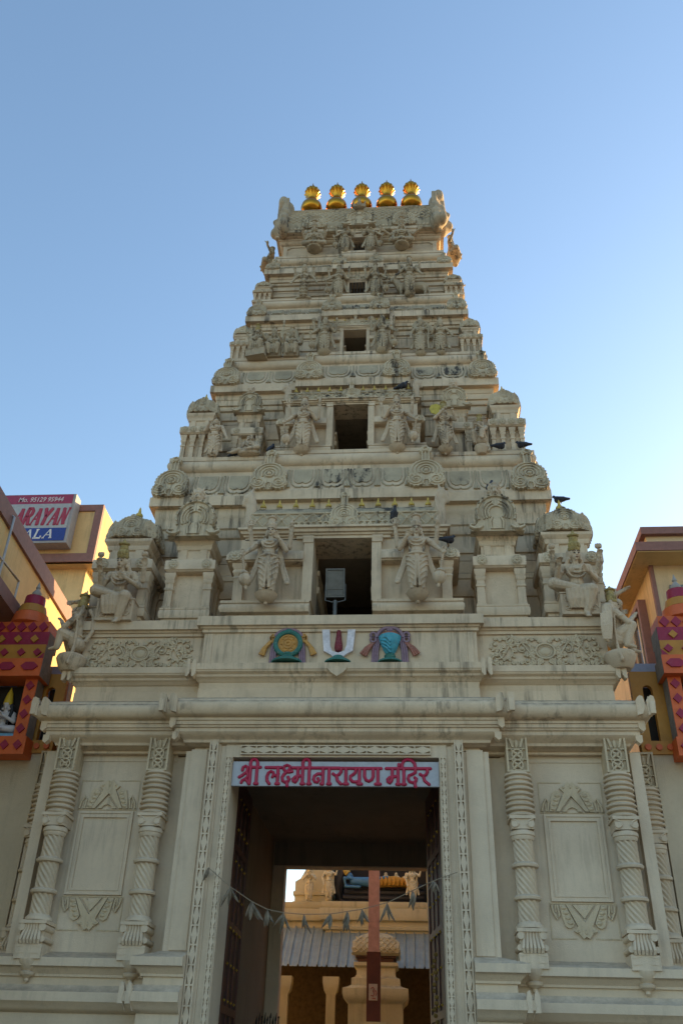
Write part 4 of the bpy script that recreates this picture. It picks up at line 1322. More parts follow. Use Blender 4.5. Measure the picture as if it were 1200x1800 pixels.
def kneeler(monkey, wing):
    def f(m):
        z = .22
        torso(m, z, False, .0)
        if monkey:
            m.ell((0, -.075, z + .375), (.034, .035, .028), 10, 6)
            m.ell((0, -.10, z + .37), (.024, .02, .02), 8, 5)
        # near knee up, far leg kneeling with the foot forward
        fold_leg(m, z, -1, (-.10, -.16, z + .10), (-.09, -.08, z - .14), (-.09, -.17, z - .17))
        fold_leg(m, z, 1, (.11, -.15, z + .06), (.10, -.18, z - .13), (.10, -.27, z - .15))
        m.ell((0, .02, z - .06), (.13, .11, .10), 12, 8)
        for s in (-1, 1):
            arm(m, z, s, (s * .15, -.12, z + .12), (s * .035, -.21, z + .24), 0, 'up')
            if wing:
                m.cap((s * .12, .09, z + .32), (s * .16, .14, z + .10), .07, .06)
                m.cap((s * .16, .14, z + .10), (s * .17, .16, z - .12), .06, .025)
                for k in range(5):
                    m.tube([(s * .19, .07 + .03 * k, z + .30 - .02 * k), (s * .21, .09 + .03 * k, z + .05), (s * .19, .12 + .02 * k, z - .12)], .014, 5)
        if not wing:
            m.tube([(0, .12, z - .02), (0, .19, z + .12), (0, .17, z + .32), (0, .11, z + .42)], [.03, .026, .024, .03], 8)
        sashes(m, z - .02, .7)
    return f
PED2 = MB()
PED2.lathe([(.10, -.20), (.135, -.16), (.165, -.08), (.18, -.035), (.175, -.005), (.14, .012)], 30, (0, 0, 0), lambda a, z: 1 + (.06 * abs(cos(7 * a)) if z < -.01 else 0))
for s, x, lab in ((-1, -4.46, 'monkey-faced kneeling figure with folded hands on the left corner of the parapet, facing left'), (1, 4.50, 'winged kneeling figure with folded hands on the right corner of the parapet, facing right')):
    Hk = 1.36
    t = figure('kneeling_statue', lab, (x, .14, 7.58), Hk, kneeler(s < 0, s > 0), .22, M['statue'], s * pi / 2, 'gilt')
    link('round_pedestal', shared('round_pedestal', PED2, M['statue']), t, (0, 0, 0), None, Hk)

def flank(side_arm):
    def f(m):
        torso(m, .07)
        fold_leg(m, .07, -1, (-.23, -.14, .10), (0, -.2, .06))
        fold_leg(m, .07, 1, (.14, -.2, .05), (.07, -.2, -.2))
        arm(m, .07, -1, (-.22, -.08, .20), (-.20, -.24, .30), 0)
        arm(m, .07, 1, (.20, -.08, .18), (.17, -.24, .18), 0)
        arm(m, .07, side_arm, (side_arm * .21, -.10, .28), (side_arm * .19, -.22, .40), 0)
        m.cap((side_arm * .19, -.24, .46), (side_arm * .19, -.25, .54), .02, .008)
    return f
for s, lab in ((-1, 'figure on the left side face with hands reaching past the corner shrine'), (1, 'figure on the right side face of the tower with a raised hand')):
    t = figure('side_face_statue', lab, (s * 4.50, .86, 8.62 if s < 0 else 8.55), 1.36, flank(s), .07, M['statue'], s * pi / 2, 'statue')
    throne(t, 1.42, .36, .16, .25, M['statue'])

# second storey
def dancer(m):
    z = .5
    torso(m, z, True, 0, (0, .3))
    stand_legs(m, z, .03)
    arm(m, z, -1, (-.22, -.02, z + .19), (-.13, -.08, z + .31), 0, 'fist')
    arm(m, z, 1, (.20, -.01, z + .12), (.27, -.05, z - .04), 0, 'up')
    m.cap((-.12, -.07, z + .34), (-.20, .02, z + .56), .016, .010)
    m.ell((-.13, -.07, z + .33), (.03, .03, .02), 8, 5)
    sashes(m, z, .7)
figure('dancing_statue', 'standing woman with a sword over her shoulder on the second ledge, far left', (-2.83, 1.22, 12.49), 1.02, dancer, .5, M['statue'], -.1, None)
def sitter(m):
    z = .10
    torso(m, z, False, .01, (0, .5))
    fold_leg(m, z, -1, (-.22, -.10, z + .01), (-.36, -.12, z - .06), (-.45, -.13, z - .07))
    fold_leg(m, z, 1, (.20, -.14, z + .05), (.02, -.20, z - .02))
    arm(m, z, -1, (-.20, -.06, z + .10), (-.21, -.12, z + .24))
    arm(m, z, 1, (.17, -.10, z + .10), (.02, -.16, z + .12))
    m.ell((0, -.05, z - .06), (.26, .14, .06), 12, 6)
figure('reclining_sage_statue', 'low seated figure with one raised hand before the left second-storey niche', (-2.06, 1.24, 12.50), .95, sitter, .10, M['statue'], 0, None)
def flute(m):
    z = .5
    torso(m, z, False, 0, (0, .15))
    stand_legs(m, z, .02, True)
    sashes(m, z, .95)
    arm(m, z, -1, (-.20, -.07, z + .17), (-.03, -.14, z + .33), 0, 'fist')
    arm(m, z, 1, (.21, -.05, z + .17), (.16, -.13, z + .29), 0, 'fist')
    m.cap((-.05, -.13, z + .36), (.24, -.12, z + .34), .011, .009)
t = figure('flute_player_statue', 'flute player with a yellow wheel behind his head on the second ledge, right', (1.94, 1.12, 12.50), 1.06, flute, .5, M['statue'], .1, 'gilt', (1.0, -.02), (0, .15))
wh = MB()
wh.lathe([(.11, -.01), (.115, 0), (.11, .01)], 32, (0, 0, 0), lambda a, z: 1 + .10 * abs(cos(12 * a)))
link('yellow_wheel', wh.mesh('yellow_wheel', paint('yellow_wheel', (0.50, 0.40, 0.07), 0.7, var=.25, wear=.4, wear_col=(.4, .34, .2)), 30), t, (-.15, .02, 1.03), (pi / 2, 0, 0), 1.15)
t = figure('kneeling_attendant_statue', 'small crowned kneeling attendant beside the right corner shrine of the second storey', (2.67, 1.22, 12.60), .95, kneeler(False, False), .22, M['statue'], -.5, 'gilt')
link('round_pedestal', shared('round_pedestal', PED2, M['statue']), t, (0, 0, 0), None, (.8, .8, .95))

# third storey
def throne_sitter(s, child=False, staff=0):
    def f(m):
        z = .28
        torso(m, z, child)
        for e in (-1, 1):
            fold_leg(m, z, e, (e * .12, -.18, z + .02), (e * .10, -.17, z - .22), (e * .10, -.25, z - .26))
        m.box(-.19, .19, -.12, .14, 0, z - .01)
        m.ell((0, -.08, z - .08), (.17, .13, .10), 12, 6)
        arm(m, z, s, (s * .21, -.04, z + .14), (s * .16, -.16, z + .06), 0, 'fist')
        arm(m, z, -s, (-s * .21, -.05, z + .14), (-s * .17, -.15, z + .24), 0, 'up')
        arm(m, z, s, (s * .24, .04, z + .2), (s * .27, 0, z + .34), .03)
        for k in range(3):
            m.tube([(-.05 + .05 * k, -.20, z), (-.05 + .05 * k, -.22, z - .14), (-.04 + .04 * k, -.20, z - .22)], .014, 5)
        if child:
            m.ell((.03, -.17, z + .15), (.06, .06, .09), 8, 6)
            m.ell((.05, -.20, z + .26), (.04, .04, .045), 8, 6)
        for e in (-1, 1):
            m.ell((e * .2, .06, z + .25), (.08, .05, .13), 8, 6)
    return f
mu = M['statue_up']
t = figure('seated_mother_statue', 'woman holding a child seated above a plain block on the third ledge, left', (-2.25, 1.90, 15.95), .92, throne_sitter(-1, True), .28, mu, -.2, 'gilt', lean=10)
bx = MB(); bx.sweep(rect(-.22, .26, -.24, .1), [(0, -.21), (0, .0), (.012, .005), (.012, .02)]); link('plain_block', bx.mesh('plain_block', mu, 30), t, None, None, .95)
figure('seated_bearded_statue', 'seated figure with a tall staff on the third ledge, middle of the left trio', (-1.88, 1.93, 15.84), .95, throne_sitter(-1), .28, mu, lean=10)
figure('seated_crowned_statue', 'seated figure nearest the third opening, right one of the left trio', (-1.46, 1.93, 15.84), .92, throne_sitter(1), .28, mu, lean=10)
st = MB(); st.tube([(0, 0, 0), (.0, 0, 1.08)], .016, 8); st.ell((0, 0, 1.08), (.03, .03, .06)); st.ell((0, 0, .95), (.028, .028, .03))
o = st.build('staff', mu); o.location = (-1.67, 1.80, 15.80); tag(o, 'slender staff standing between two seated figures on the third ledge', 'staff')
def staffer(s, raised, female):
    def f(m):
        z = .5
        torso(m, z, female, 0, (0, .12 * s))
        stand_legs(m, z, -.02 * s)
        sashes(m, z, .9)
        arm(m, z, s, (s * .22, -.02, z + .17), (s * .20, -.06, z + .33) if raised else (s * .28, -.04, z + .02), 0, 'fist')
        arm(m, z, -s, (-s * .21, .0, z + .13), (-s * .22, -.06, z - .02) if raised else (-s * .14, -.08, z + .26), 0, 'up')
        if raised:
            m.cap((s * .20, -.08, z + .40), (s * .17, -.09, z - .45), .014, .014)
            for k in range(5):
                a = radians(20 + 35 * k)
                m.tube([(-s * .1, .05, z + .3), (.16 * cos(a), .06, z + .40 + .19 * sin(a))], [.04, .03], 6)
            m.tube([(.17 * cos(a), .06, z + .40 + .19 * sin(a)) for a in [radians(-10 + 20 * i) for i in range(11)]], .02, 6)
    return f
figure('staff_bearer_statue', 'standing figure holding a long staff on the third ledge, right', (1.53, 1.90, 15.84), 1.0, staffer(1, True, False), .5, mu, 0, 'statue', (.9, 0), fine=.0105)
figure('standing_woman_statue', 'standing woman with a hand at her ear beside the third-ledge staff bearer', (1.99, 1.90, 15.84), .96, staffer(1, False, True), .5, mu, 0, 'statue', (.8, 0))

# fourth storey
def fish_man(m):
    z = .5
    torso(m, z, False, .01)
    for k, (zz, r) in enumerate(((.0, .10), (-.1, .12), (-.2, .12), (-.3, .10), (-.4, .07))):
        m.ell((0, 0, z + zz), (r, .09, .08), 12, 7)
        for q in range(5):
            m.ell((-.08 + .04 * q, -.075, z + zz + .02 * (q % 2)), (.025, .03, .03), 6, 4)
    m.cap((0, 0, .1), (-.17, -.02, .04), .05, .03)
    m.cap((0, 0, .1), (.17, -.02, .04), .05, .03)
    for s in (-1, 1):
        arm(m, z, s, (s * .24, -.02, z + .16), (s * .31, -.06, z + .0), 0, 'fist')
        arm(m, z, s, (s * .24, .03, z + .24), (s * .24, -.02, z + .38), .03)
        m.ell((s * .2, .04, z + .34), (.08, .05, .08), 8, 6)
figure('fish_tailed_statue', 'scaly fish-tailed deity on the fourth ledge, left', (-1.33, 2.30, 18.14), 1.0, fish_man, .5, mu, lean=8)
def herdsman(m):
    z = .5
    torso(m, z, False, 0)
    stand_legs(m, z)
    for s in (-1, 1):
        arm(m, z, s, (s * .23, -.01, z + .15), (s * .30, -.05, z + .05), 0, 'fist')
        arm(m, z, s, (s * .24, .03, z + .23), (s * .25, -.02, z + .37), .03)
        m.ell((s * .18, .05, z + .3), (.07, .05, .12), 8, 6)
figure('herdsman_statue', 'many-armed deity standing before a stucco cow on the fourth ledge, right', (1.31, 2.22, 18.16), 1.0, herdsman, .5, mu, 0, 'statue', (.95, 0), lean=8)
c = MB()
c.cap((-.22, 0, .36), (.24, 0, .35), .13, .14)
c.ell((-.05, -.02, .31), (.18, .12, .13), 12, 8)
c.cap((-.26, 0, .40), (-.36, -.03, .55), .10, .07)
c.cap((-.38, -.04, .58), (-.50, -.06, .50), .07, .04)
for s in (-1, 1):
    c.cap((-.37, s * .04 - .03, .64), (-.36, s * .09 - .03, .74), .02, .01)
    c.cap((-.37, s * .07 - .03, .60), (-.33, s * .14 - .03, .58), .022, .012)
for x, kn in ((-.22, -.02), (.26, .04)):
    for y in (-.07, .07):
        c.cap((x, y, .30), (x + kn, y, .16), .055, .034)
        c.cap((x + kn, y, .16), (x + kn * .4, y, .0), .03, .026)
c.cap((.36, 0, .40), (.40, 0, .12), .018, .03)
o = link('cow_statue', remeshed('carved_body', c, .016, mu, 1), None, (1.36, 2.42, 18.14), None, 1.12)
tag(o, 'stucco cow behind the deity on the fourth ledge', 'statue', STAT)

# top storey
def lotus_sitter(spread):
    def f(m):
        z = .08
        torso(m, z, True)
        for s in (-1, 1):
            fold_leg(m, z, s, (s * .24, -.10, z - .01), (s * .02, -.19, z - .03))
            if spread:
                arm(m, z, s, (s * .20, -.03, z + .12), (s * .18, -.10, z + .03), 0, 'up')
                arm(m, z, s, (s * .27, .03, z + .19), (s * .40, -.03, z + .27), .03)
                m.ell((s * .43, -.03, z + .31), (.05, .03, .06), 8, 5)
            else:
                arm(m, z, s, (s * .20, -.03, z + .12), (s * .12, -.13, z + .12), 0, 'up')
                arm(m, z, s, (s * .23, .03, z + .19), (s * .25, -.02, z + .29), .03)
                m.ell((s * .22, .03, z + .30), (.07, .04, .07), 8, 5)
        m.ell((0, -.06, z - .05), (.24, .15, .05), 12, 6)
    return f
for x, sp, lab in ((-1.17, False, 'cross-legged deity on a lotus on the top storey, left of the windows'), (1.13, True, 'cross-legged deity with outstretched arms on the top storey, right of the windows')):
    t = figure('lotus_seated_statue', lab, (x, 2.50, 20.28), 1.12, lotus_sitter(sp), .08, mu, 0, 'statue', lean=20)
    q = MB(); q.lathe([(.10, -.13), (.17, -.10), (.19, -.05), (.16, -.03), (.19, -.005), (.15, .02)], 24, (0, -.03, 0), lambda a, z: 1 + .07 * abs(cos(6 * a))); link('lotus_base', q.mesh('lotus_base', mu, 40), t)
for x in (-1.17, 1.13):
    pass
figure('roof_crest_statue', 'small seated figure on the central gable of the roof below the middle gold finial', (0, 2.40, 21.62), .62, lotus_sitter(False), .08, mu, 0, 'statue')
for s, y, lab in ((1, 3.05, 'sunlit figure on the right end of the top storey'), (-1, 3.2, 'shaded figure on the left end of the top storey')):
    figure('roof_side_statue', lab, (s * 2.44, y, 20.30), 1.2, lotus_sitter(True), .08, mu, s * pi / 2, 'statue')
for s, x, lab in ((1, 2.62, 'small sunlit figure on the right end of the fourth ledge'), (-1, -2.62, 'small figure with a raised arm on the left end of the fourth ledge')):
    figure('side_ledge_statue', lab, (x, 2.75, 18.25), .72, staffer(s, False, False), .5, mu, s * pi / 2, None)

# ---------------------------------------------------------------- gold finials on the ridge
K = MB()
K.lathe([(.10, 0), (.14, .02), (.12, .06), (.19, .09), (.26, .18), (.28, .29), (.26, .40), (.19, .49), (.13, .53), (.115, .57), (.145, .60), (.145, .63), (.115, .66), (.115, .70)], 36)
KP = K.mesh('round_pot', M['gold'], 40)
K = MB()
K.lathe([(.11, .69), (.125, .74), (.145, .80), (.18, .88), (.20, .91), (.185, .93), (.09, .935)], 84, (0, 0, 0), lambda a, z: 1 + (.16 * (abs(cos(6 * a)) - .35) * max(0, min(1, (z - .75) / .15))))
KC = K.mesh('petal_rim', M['gold'], 30)
K = MB()
K.lathe([(.165, .92), (.185, 1.02), (.17, 1.06), (.10, 1.09), (.06, 1.17), (.03, 1.27), (.003, 1.42)], 84, (0, 0, 0), lambda a, z: 1 + (.13 * (abs(sin(6 * a)) - .35) if .95 < z < 1.07 else 0))
KT = K.mesh('pointed_lid', M['gold'], 40)
for i, (x, lab) in enumerate(zip((-1.44, -.72, 0, .72, 1.42), ('first from the left of five', 'second from the left of five', 'middle one of five', 'second from the right of five', 'first from the right of five'))):
    k = thing('gold_finial', (x, 3.3, 22.59), 'polished gold pot finial on the roof ridge, ' + lab, 'finial', 'gold finials on the roof ridge')
    for nm, me in (('round_pot', KP), ('petal_rim', KC), ('pointed_lid', KT)):
        link(nm, me, k, None, None, (1.1, 1.1, 1.03))
# ---------------------------------------------------------------- the name board over the door
RED = paint('sign_red', (0.42, 0.022, 0.07), 0.5, var=.08)
BOARD = paint('sign_board', (0.40, 0.42, 0.46), 0.5, var=.1, wear=.25, wear_col=(.3, .3, .3), bump=.05)
sg = thing('name_board', (0, 0, 0), 'pale grey board with raised red Devanagari lettering hung across the top of the doorway', 'sign')
b = MB(); b.box(-1.566, 1.566, .10, .16, 5.445, 5.815)
b.build('board', BOARD, sg)
def strokes(raw, off):
    return [[(off + x / 6.0, 1320 + y / 6.0) for x, y in s] for s in raw]
A = strokes([
    [(235, 195), (350, 195)], [(245, 190), (245, 368)], [(315, 190), (315, 368)], [(243, 190), (240, 150), (252, 118), (278, 105), (305, 118), (318, 150), (318, 190)],
    [(160, 225), (165, 195), (190, 182), (212, 195), (215, 220), (205, 245), (180, 265), (155, 285), (132, 298)], [(205, 245), (222, 270), (222, 295), (200, 318), (165, 335), (158, 355)], [(200, 318), (225, 345), (238, 366)],
    [(410, 197), (572, 197)], [(540, 195), (540, 368)], [(455, 366), (430, 335), (426, 295), (438, 255), (465, 236), (490, 250), (498, 278), (485, 295)], [(498, 270), (520, 288), (545, 262)],
    [(690, 238), (660, 245), (620, 238), (598, 212), (606, 182), (635, 172), (664, 184), (664, 214), (632, 242), (605, 268), (588, 300), (596, 338), (625, 352), (655, 340), (664, 315), (650, 298)], [(640, 345), (645, 388)],
    [(692, 200), (1190, 200)], [(752, 200), (752, 300), (744, 330), (728, 352), (708, 340), (704, 315), (724, 296), (800, 280)], [(803, 195), (803, 368)], [(872, 190), (872, 368)], [(803, 190), (800, 145), (812, 118), (838, 104), (864, 118), (874, 145), (874, 190)],
    [(1015, 262), (960, 262), (928, 285), (920, 318), (935, 345), (962, 350), (978, 330), (968, 312)], [(1018, 200), (1018, 368)], [(1082, 200), (1082, 368)],
    [(1020, 366), (1000, 366)], [(1070, 366), (1100, 366)], [(790, 366), (820, 366)], [(860, 366), (888, 366)], [(300, 366), (328, 366)], [(525, 366), (555, 366)]], 400)
B_ = strokes([
    [(0, 203), (548, 203)], [(128, 203), (128, 240), (108, 268), (75, 282), (45, 262)], [(80, 282), (92, 330), (128, 366)], [(180, 203), (180, 368)], [(160, 366), (200, 366)],
    [(285, 205), (280, 245), (250, 272), (228, 285), (226, 315), (250, 342), (285, 345), (322, 335)], [(322, 203), (322, 368)], [(305, 366), (345, 366)],
    [(375, 205), (375, 290), (392, 325), (420, 338), (450, 322), (465, 290), (465, 205)], [(515, 203), (515, 368)], [(490, 366), (540, 366)],
    [(602, 203), (1062, 203)], [(665, 203), (665, 300), (655, 335), (638, 355), (620, 342), (616, 315), (636, 296), (722, 282)], [(725, 203), (725, 368)], [(735, 160), (735, 178)],
    [(785, 203), (785, 368)], [(770, 203), (768, 160), (785, 125), (825, 104), (870, 118), (900, 152), (908, 200)],
    [(905, 205), (905, 245), (870, 265), (840, 275), (828, 305), (845, 340), (880, 350), (908, 335), (915, 308), (900, 298)], [(895, 345), (905, 390)],
    [(1030, 205), (1030, 240), (1015, 268), (985, 282), (955, 262)], [(988, 282), (1000, 330), (1045, 366)], [(710, 366), (740, 366)], [(770, 366), (800, 366)]], 580)
lt_ = MB()
for s in A + B_:
    pts = []
    for i, p in enumerate(s):
        pts.append((-1.60 + (p[0] - 405) * .00863, .098, 5.82 - (p[1] - 1341.5) * .00868))
    d0 = Vector(pts[1]) - Vector(pts[0]); d1 = Vector(pts[-1]) - Vector(pts[-2])
    lt_.tube(pts, .026, 8, False, 1.1)
    lt_.ell(pts[0], (.026, .029, .026), 8, 6)
    lt_.ell(pts[-1], (.026, .029, .026), 8, 6)
lt_.build('raised_lettering', RED, sg, 50)

# ---------------------------------------------------------------- open door leaves with brass studs
WOOD = paint('red_brown_door', (0.062, 0.020, 0.015), 0.5, var=.3, bump=.3, scale=6)
WOOD2 = paint('dark_door_panel', (0.030, 0.012, 0.013), 0.55, var=.3, bump=.3, scale=6)
BRASS = paint('brass_stud', (0.42, 0.26, 0.035), 0.45, 0.5, .15)
ss = MB()
for k in range(4):
    a = k * pi / 2 + .4
    ss.cap((0, 0, 0), (0, .032 * cos(a), .032 * sin(a)), .013, .006, 6)
ss.ell((0, 0, 0), (.03, .018, .018), 8, 6)
STUD = ss.mesh('brass_stud', BRASS, 40)
for sx in (-1, 1):
    lf = link('door_leaf', None, tower, (sx * 1.60, .76, 0), (0, 0, .02 if sx < 0 else .13))
    m = MB()
    m.box(-.035, .035, 0, .16, .1, 5.80); m.box(-.035, .035, 1.34, 1.45, .1, 5.80); m.box(-.035, .035, .16, 1.34, .1, .35); m.box(-.035, .035, .16, 1.34, 5.55, 5.80)
    for z in (1.45, 2.55, 3.65, 4.75):
        m.box(-.033, .033, .16, 1.34, z - .05, z + .05)
    for y in (.55, .95):
        m.box(-.031, .031, y - .035, y + .035, .35, 5.55)
    m.build('leaf_frame', WOOD, lf)
    m = MB(); m.box(-.012, .012, .15, 1.35, .3, 5.6); m.build('leaf_panels', WOOD2, lf)
    for zi in range(9):
        for yi in range(4):
            z = 1.72 + zi * .47
            link('brass_stud', STUD, lf, (-sx * .04, .24 + yi * .30, z), (0, 0, 0 if sx < 0 else pi), .72)

# marigold strings hanging by the right leaf
MG = paint('dry_marigold', (0.15, 0.09, 0.02), .9, var=.4, scale=20)
m = MB()
for k in range(13):
    z = 2.35 + k * .075
    m.ell((1.43 + .02 * sin(k * 1.7), .62 + .02 * cos(k * 2.3), z), (.032, .032, .028), 7, 5)
mg = m.build('flower_string', MG)
tag(mg, 'string of dried flowers hanging down the right side of the doorway', 'garland')

# ---------------------------------------------------------------- mango-leaf garland across the doorway
LEAF = paint('dry_mango_leaf', (0.21, 0.175, 0.13), .85, var=.35, scale=14, bump=.4)
gl = thing('leaf_garland', (0, -.03, 0), 'thin cord strung across the doorway with bunches of dried mango leaves', 'garland')
hp = [(-1.76, 4.24), (-1.42, 3.99), (-1.10, 3.80), (-.87, 3.70), (-.64, 3.66), (-.36, 3.645), (.01, 3.655), (.24, 3.69), (.44, 3.72), (.79, 3.81), (1.14, 3.97), (1.43, 4.10), (1.77, 4.22)]
m = MB(); m.tube([(x, 0, z) for x, z in hp], .006, 5); m.build('cord', paint('jute_cord', (.25, .2, .14), .9), gl)
for i, (x, z) in enumerate(hp[:-1]):
    m = MB()
    for k in range(3 + (i * 7) % 3):
        a = (k - 1.2) * .17 + rnd.uniform(-.16, .16)
        l = rnd.uniform(.15, .28) * (.7 if i in (0, 11) else 1)
        wd = rnd.uniform(.016, .030)
        ax = Vector((sin(a), rnd.uniform(-.25, .25), -cos(a))).normalized()
        sd = Vector((cos(a), rnd.uniform(-.5, .5), sin(a))).normalized()
        vs, fs = [], []
        cur = rnd.uniform(-.10, .10)
        N = 8
        for j in range(N + 1):
            t = j / N
            c_ = Vector((x, 0, z)) + ax * l * t + Vector((cur * t * t, cur * sin(3 * t), 0))
            q = sd * wd * (sin(pi * min(1, t * .95 + .04)) ** .8)
            n_ = Vector((0, -.012 * sin(pi * t), 0))
            vs += [tuple(c_ - q + Vector((0, .012, 0))), tuple(c_ + n_), tuple(c_ + q + Vector((0, .014, 0)))]
        for j in range(N):
            for e in (0, 1):
                fs.append((3 * j + e, 3 * j + e + 1, 3 * j + e + 4, 3 * j + e + 3))
        m.add(vs, fs)
    m.build('leaf_bunch', LEAF, gl, 60)

# ---------------------------------------------------------------- floodlight
MET = paint('grey_metal', (.11, .11, .105), .5, .6, .2, .3, (.2, .17, .13))
GLS = paint('dusty_lamp_glass', (.09, .092, .09), .25, 0, .25, .2, (.2, .19, .17), bump=.02)
fl = thing('floodlight', (-.10, .30, 8.25), 'grey floodlight on a short pole standing in front of the lowest tower opening', 'floodlight')
m = MB(); m.tube([(0, 0, 0), (0, 0, .42)], .035, 10); m.tube([(0, 0, 0), (0, 0, .03)], .08, 10); m.build('pole', MET, fl)
m = MB()
m.T = Matrix.Translation((0, -.02, .73)) @ Matrix.Rotation(radians(14), 4, 'X')
m.box(-.155, .155, -.06, .05, -.24, .25); m.box(-.12, .12, .05, .11, -.18, .18)
m.box(-.165, .165, -.085, -.06, -.25, -.225); m.box(-.165, .165, -.085, -.06, .235, .26); m.box(-.165, -.14, -.084, -.06, -.225, .235); m.box(.14, .165, -.084, -.06, -.225, .235)
m.box(-.13, .13, -.075, -.06, -.22, -.12)
m.build('lamp_housing', MET, fl)
m = MB(); m.T = Matrix.Translation((0, -.02, .73)) @ Matrix.Rotation(radians(14), 4, 'X'); m.box(-.135, .135, -.068, -.062, -.11, .23); m.build('lamp_glass', GLS, fl)
m = MB(); m.tube([(-.17, 0, .74), (-.17, -.01, .42), (0, 0, .38), (.17, -.01, .42), (.17, 0, .74)], .014, 6); m.build('bracket', MET, fl)

# ---------------------------------------------------------------- pigeons
PIG = paint('pigeon_slate', (.028, .029, .038), .6, var=.35, scale=18, bump=.2)
def pigeon_mesh(kind):
    m = MB()
    if kind == 'up':
        m.cap((0, .02, .10), (0, -.05, .19), .062, .05)
        m.cap((0, -.06, .22), (0, -.075, .275), .036, .03)
        m.ell((0, -.085, .285), (.028, .034, .028), 8, 6)
        m.cap((0, -.11, .283), (0, -.135, .275), .010, .004)
        m.cap((0, .05, .08), (0, .14, -.03), .040, .022)
        for s in (-1, 1):
            m.cap((s * .05, -.02, .17), (s * .035, .10, .03), .035, .018)
            m.cap((s * .025, -.01, .06), (s * .025, -.01, .0), .010, .008)
    else:
        m.cap((0, -.06, .105), (0, .06, .09), .078, .058)
        m.cap((0, -.09, .15), (0, -.125, .19), .04, .032)
        m.ell((0, -.135, .205), (.03, .034, .03), 8, 6)
        m.cap((0, -.16, .203), (0, -.185, .195), .010, .004)
        m.cap((0, .08, .085), (0, .18, .06), .045, .026)
        for s in (-1, 1):
            m.cap((s * .055, -.06, .12), (s * .03, .11, .075), .04, .016)
            m.cap((s * .025, 0, .05), (s * .025, 0, 0), .010, .008)
    return remeshed('pigeon', m, .010, PIG, 1)
PM = {k: pigeon_mesh(k) for k in ('up', 'flat')}
for x, y, z, rz, k, lab in ((1.08, 1.42, 14.36, 1.35, 'flat', 'dark pigeon crouching on the netted vault above the second opening, right'),
                            (-1.60, 1.12, 12.50, 2.7, 'up', 'black bird standing upright left of the second-storey guardian'),
                            (-2.36, 1.22, 12.50, 1.2, 'flat', 'dark pigeon half hidden behind the low seated figure, left'),
                            (3.02, 1.18, 12.50, 1.9, 'flat', 'dark pigeon on the second ledge below the small kneeling attendant'),
                            (3.50, 1.16, 12.50, -1.9, 'flat', 'dark pigeon on the outer right corner of the second ledge'),
                            (2.70, .48, 11.02, 2.5, 'up', 'black bird perched on top of the right horseshoe gable'),
                            (4.02, .80, 10.92, -2.0, 'flat', 'dark pigeon on the dome of the right corner shrine'),
                            (.92, .20, 10.22, .3, 'up', 'dark pigeon perched above the right guardian of the lowest opening'),
                            (1.86, .24, 9.74, 2.0, 'flat', 'dark pigeon on the eave beside the lowest right guardian')):
    o = link('pigeon', PM[k], None, (x, y, z), (0, 0, rz), .9)
    tag(o, lab, 'bird', 'pigeons on the tower')
# ---------------------------------------------------------------- courtyard behind the passage
YEL = plaster('yellow_shrine_plaster', (0.62, 0.55, 0.34), .5, .3, .4)
cy = thing('inner_shrine', (0, 16.5, 0), 'yellow ochre inner shrine with stepped cornice seen through the doorway', 'shrine')
m = MB()
m.sweep(bay(4.6, 0, 1.55, .25, 6, None), [(-.1, 5.2), (-.1, 5.3), (0, 5.4), (0, 5.72), (.08, 5.74), (.1, 5.80), (.05, 5.82), (.05, 5.98), (.16, 6.0), (.2, 6.10), (.2, 6.32), (.1, 6.34), (.14, 6.42), (.14, 6.52), (0, 6.53)])
m.build('cornice', YEL, cy)
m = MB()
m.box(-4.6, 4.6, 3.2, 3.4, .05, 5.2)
m.build('back_wall', paint('shade_ochre', (.10, .07, .035), .8, var=.3), cy)  # dark brown holds the shade beneath the awning
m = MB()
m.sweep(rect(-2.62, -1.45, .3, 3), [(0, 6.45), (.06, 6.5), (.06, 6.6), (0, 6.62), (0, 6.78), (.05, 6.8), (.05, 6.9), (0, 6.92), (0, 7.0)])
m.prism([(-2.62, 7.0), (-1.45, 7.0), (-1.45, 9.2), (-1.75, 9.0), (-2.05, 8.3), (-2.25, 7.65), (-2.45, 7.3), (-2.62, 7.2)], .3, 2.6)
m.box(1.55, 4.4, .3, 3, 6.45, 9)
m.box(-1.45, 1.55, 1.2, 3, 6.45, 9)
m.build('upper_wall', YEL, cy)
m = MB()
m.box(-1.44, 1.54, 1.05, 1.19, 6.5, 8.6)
m.build('dark_niche', M['soot_and_shade'], cy)
BLACKSK = paint('black_serpent', (.02, .02, .022), .45, var=.3)
sk = thing('serpent_bed', (0, 0, 0), 'black coiled serpent bed in the niche of the inner shrine', 'sculpture')
m = MB()
for k in range(4):
    m.tube([(-1.15 + .05 * k, 17.0, 6.62 + .16 * k), (0, 16.95, 6.60 + .16 * k), (1.45, 17.0, 6.62 + .155 * k)], [.11, .12, .11], 10)
m.tube([(-1.15, 17.1, 6.65), (-1.28, 17.05, 7.0), (-1.2, 17.05, 7.4), (-1.05, 17.05, 7.75)], [.12, .16, .2, .14], 10)
m.build('coils', BLACKSK, sk)
rc = MB()
rc.cap((-.75, 16.75, 7.22), (-.25, 16.72, 7.20), .13, .15)
rc.ell((-.88, 16.72, 7.36), (.10, .10, .12), 10, 8)
rc.cap((-.7, 16.68, 7.28), (-1.05, 16.62, 7.30), .05, .04)
rc.cap((-1.05, 16.62, 7.30), (-1.0, 16.66, 7.05), .045, .035)
rc.cap((-1.0, 16.66, 7.05), (-.55, 16.6, 7.03), .05, .04)
rc.cap((-.25, 16.65, 7.25), (.3, 16.6, 7.32), .06, .05)
vb = thing('reclining_statue', (0, 0, 0), 'blue-skinned reclining deity in an orange robe lying on the black serpent', 'statue')
link('carved_body', remeshed('carved_body', rc, .022, paint('blue_skin', (.07, .20, .34), .5, var=.15), 1), vb)
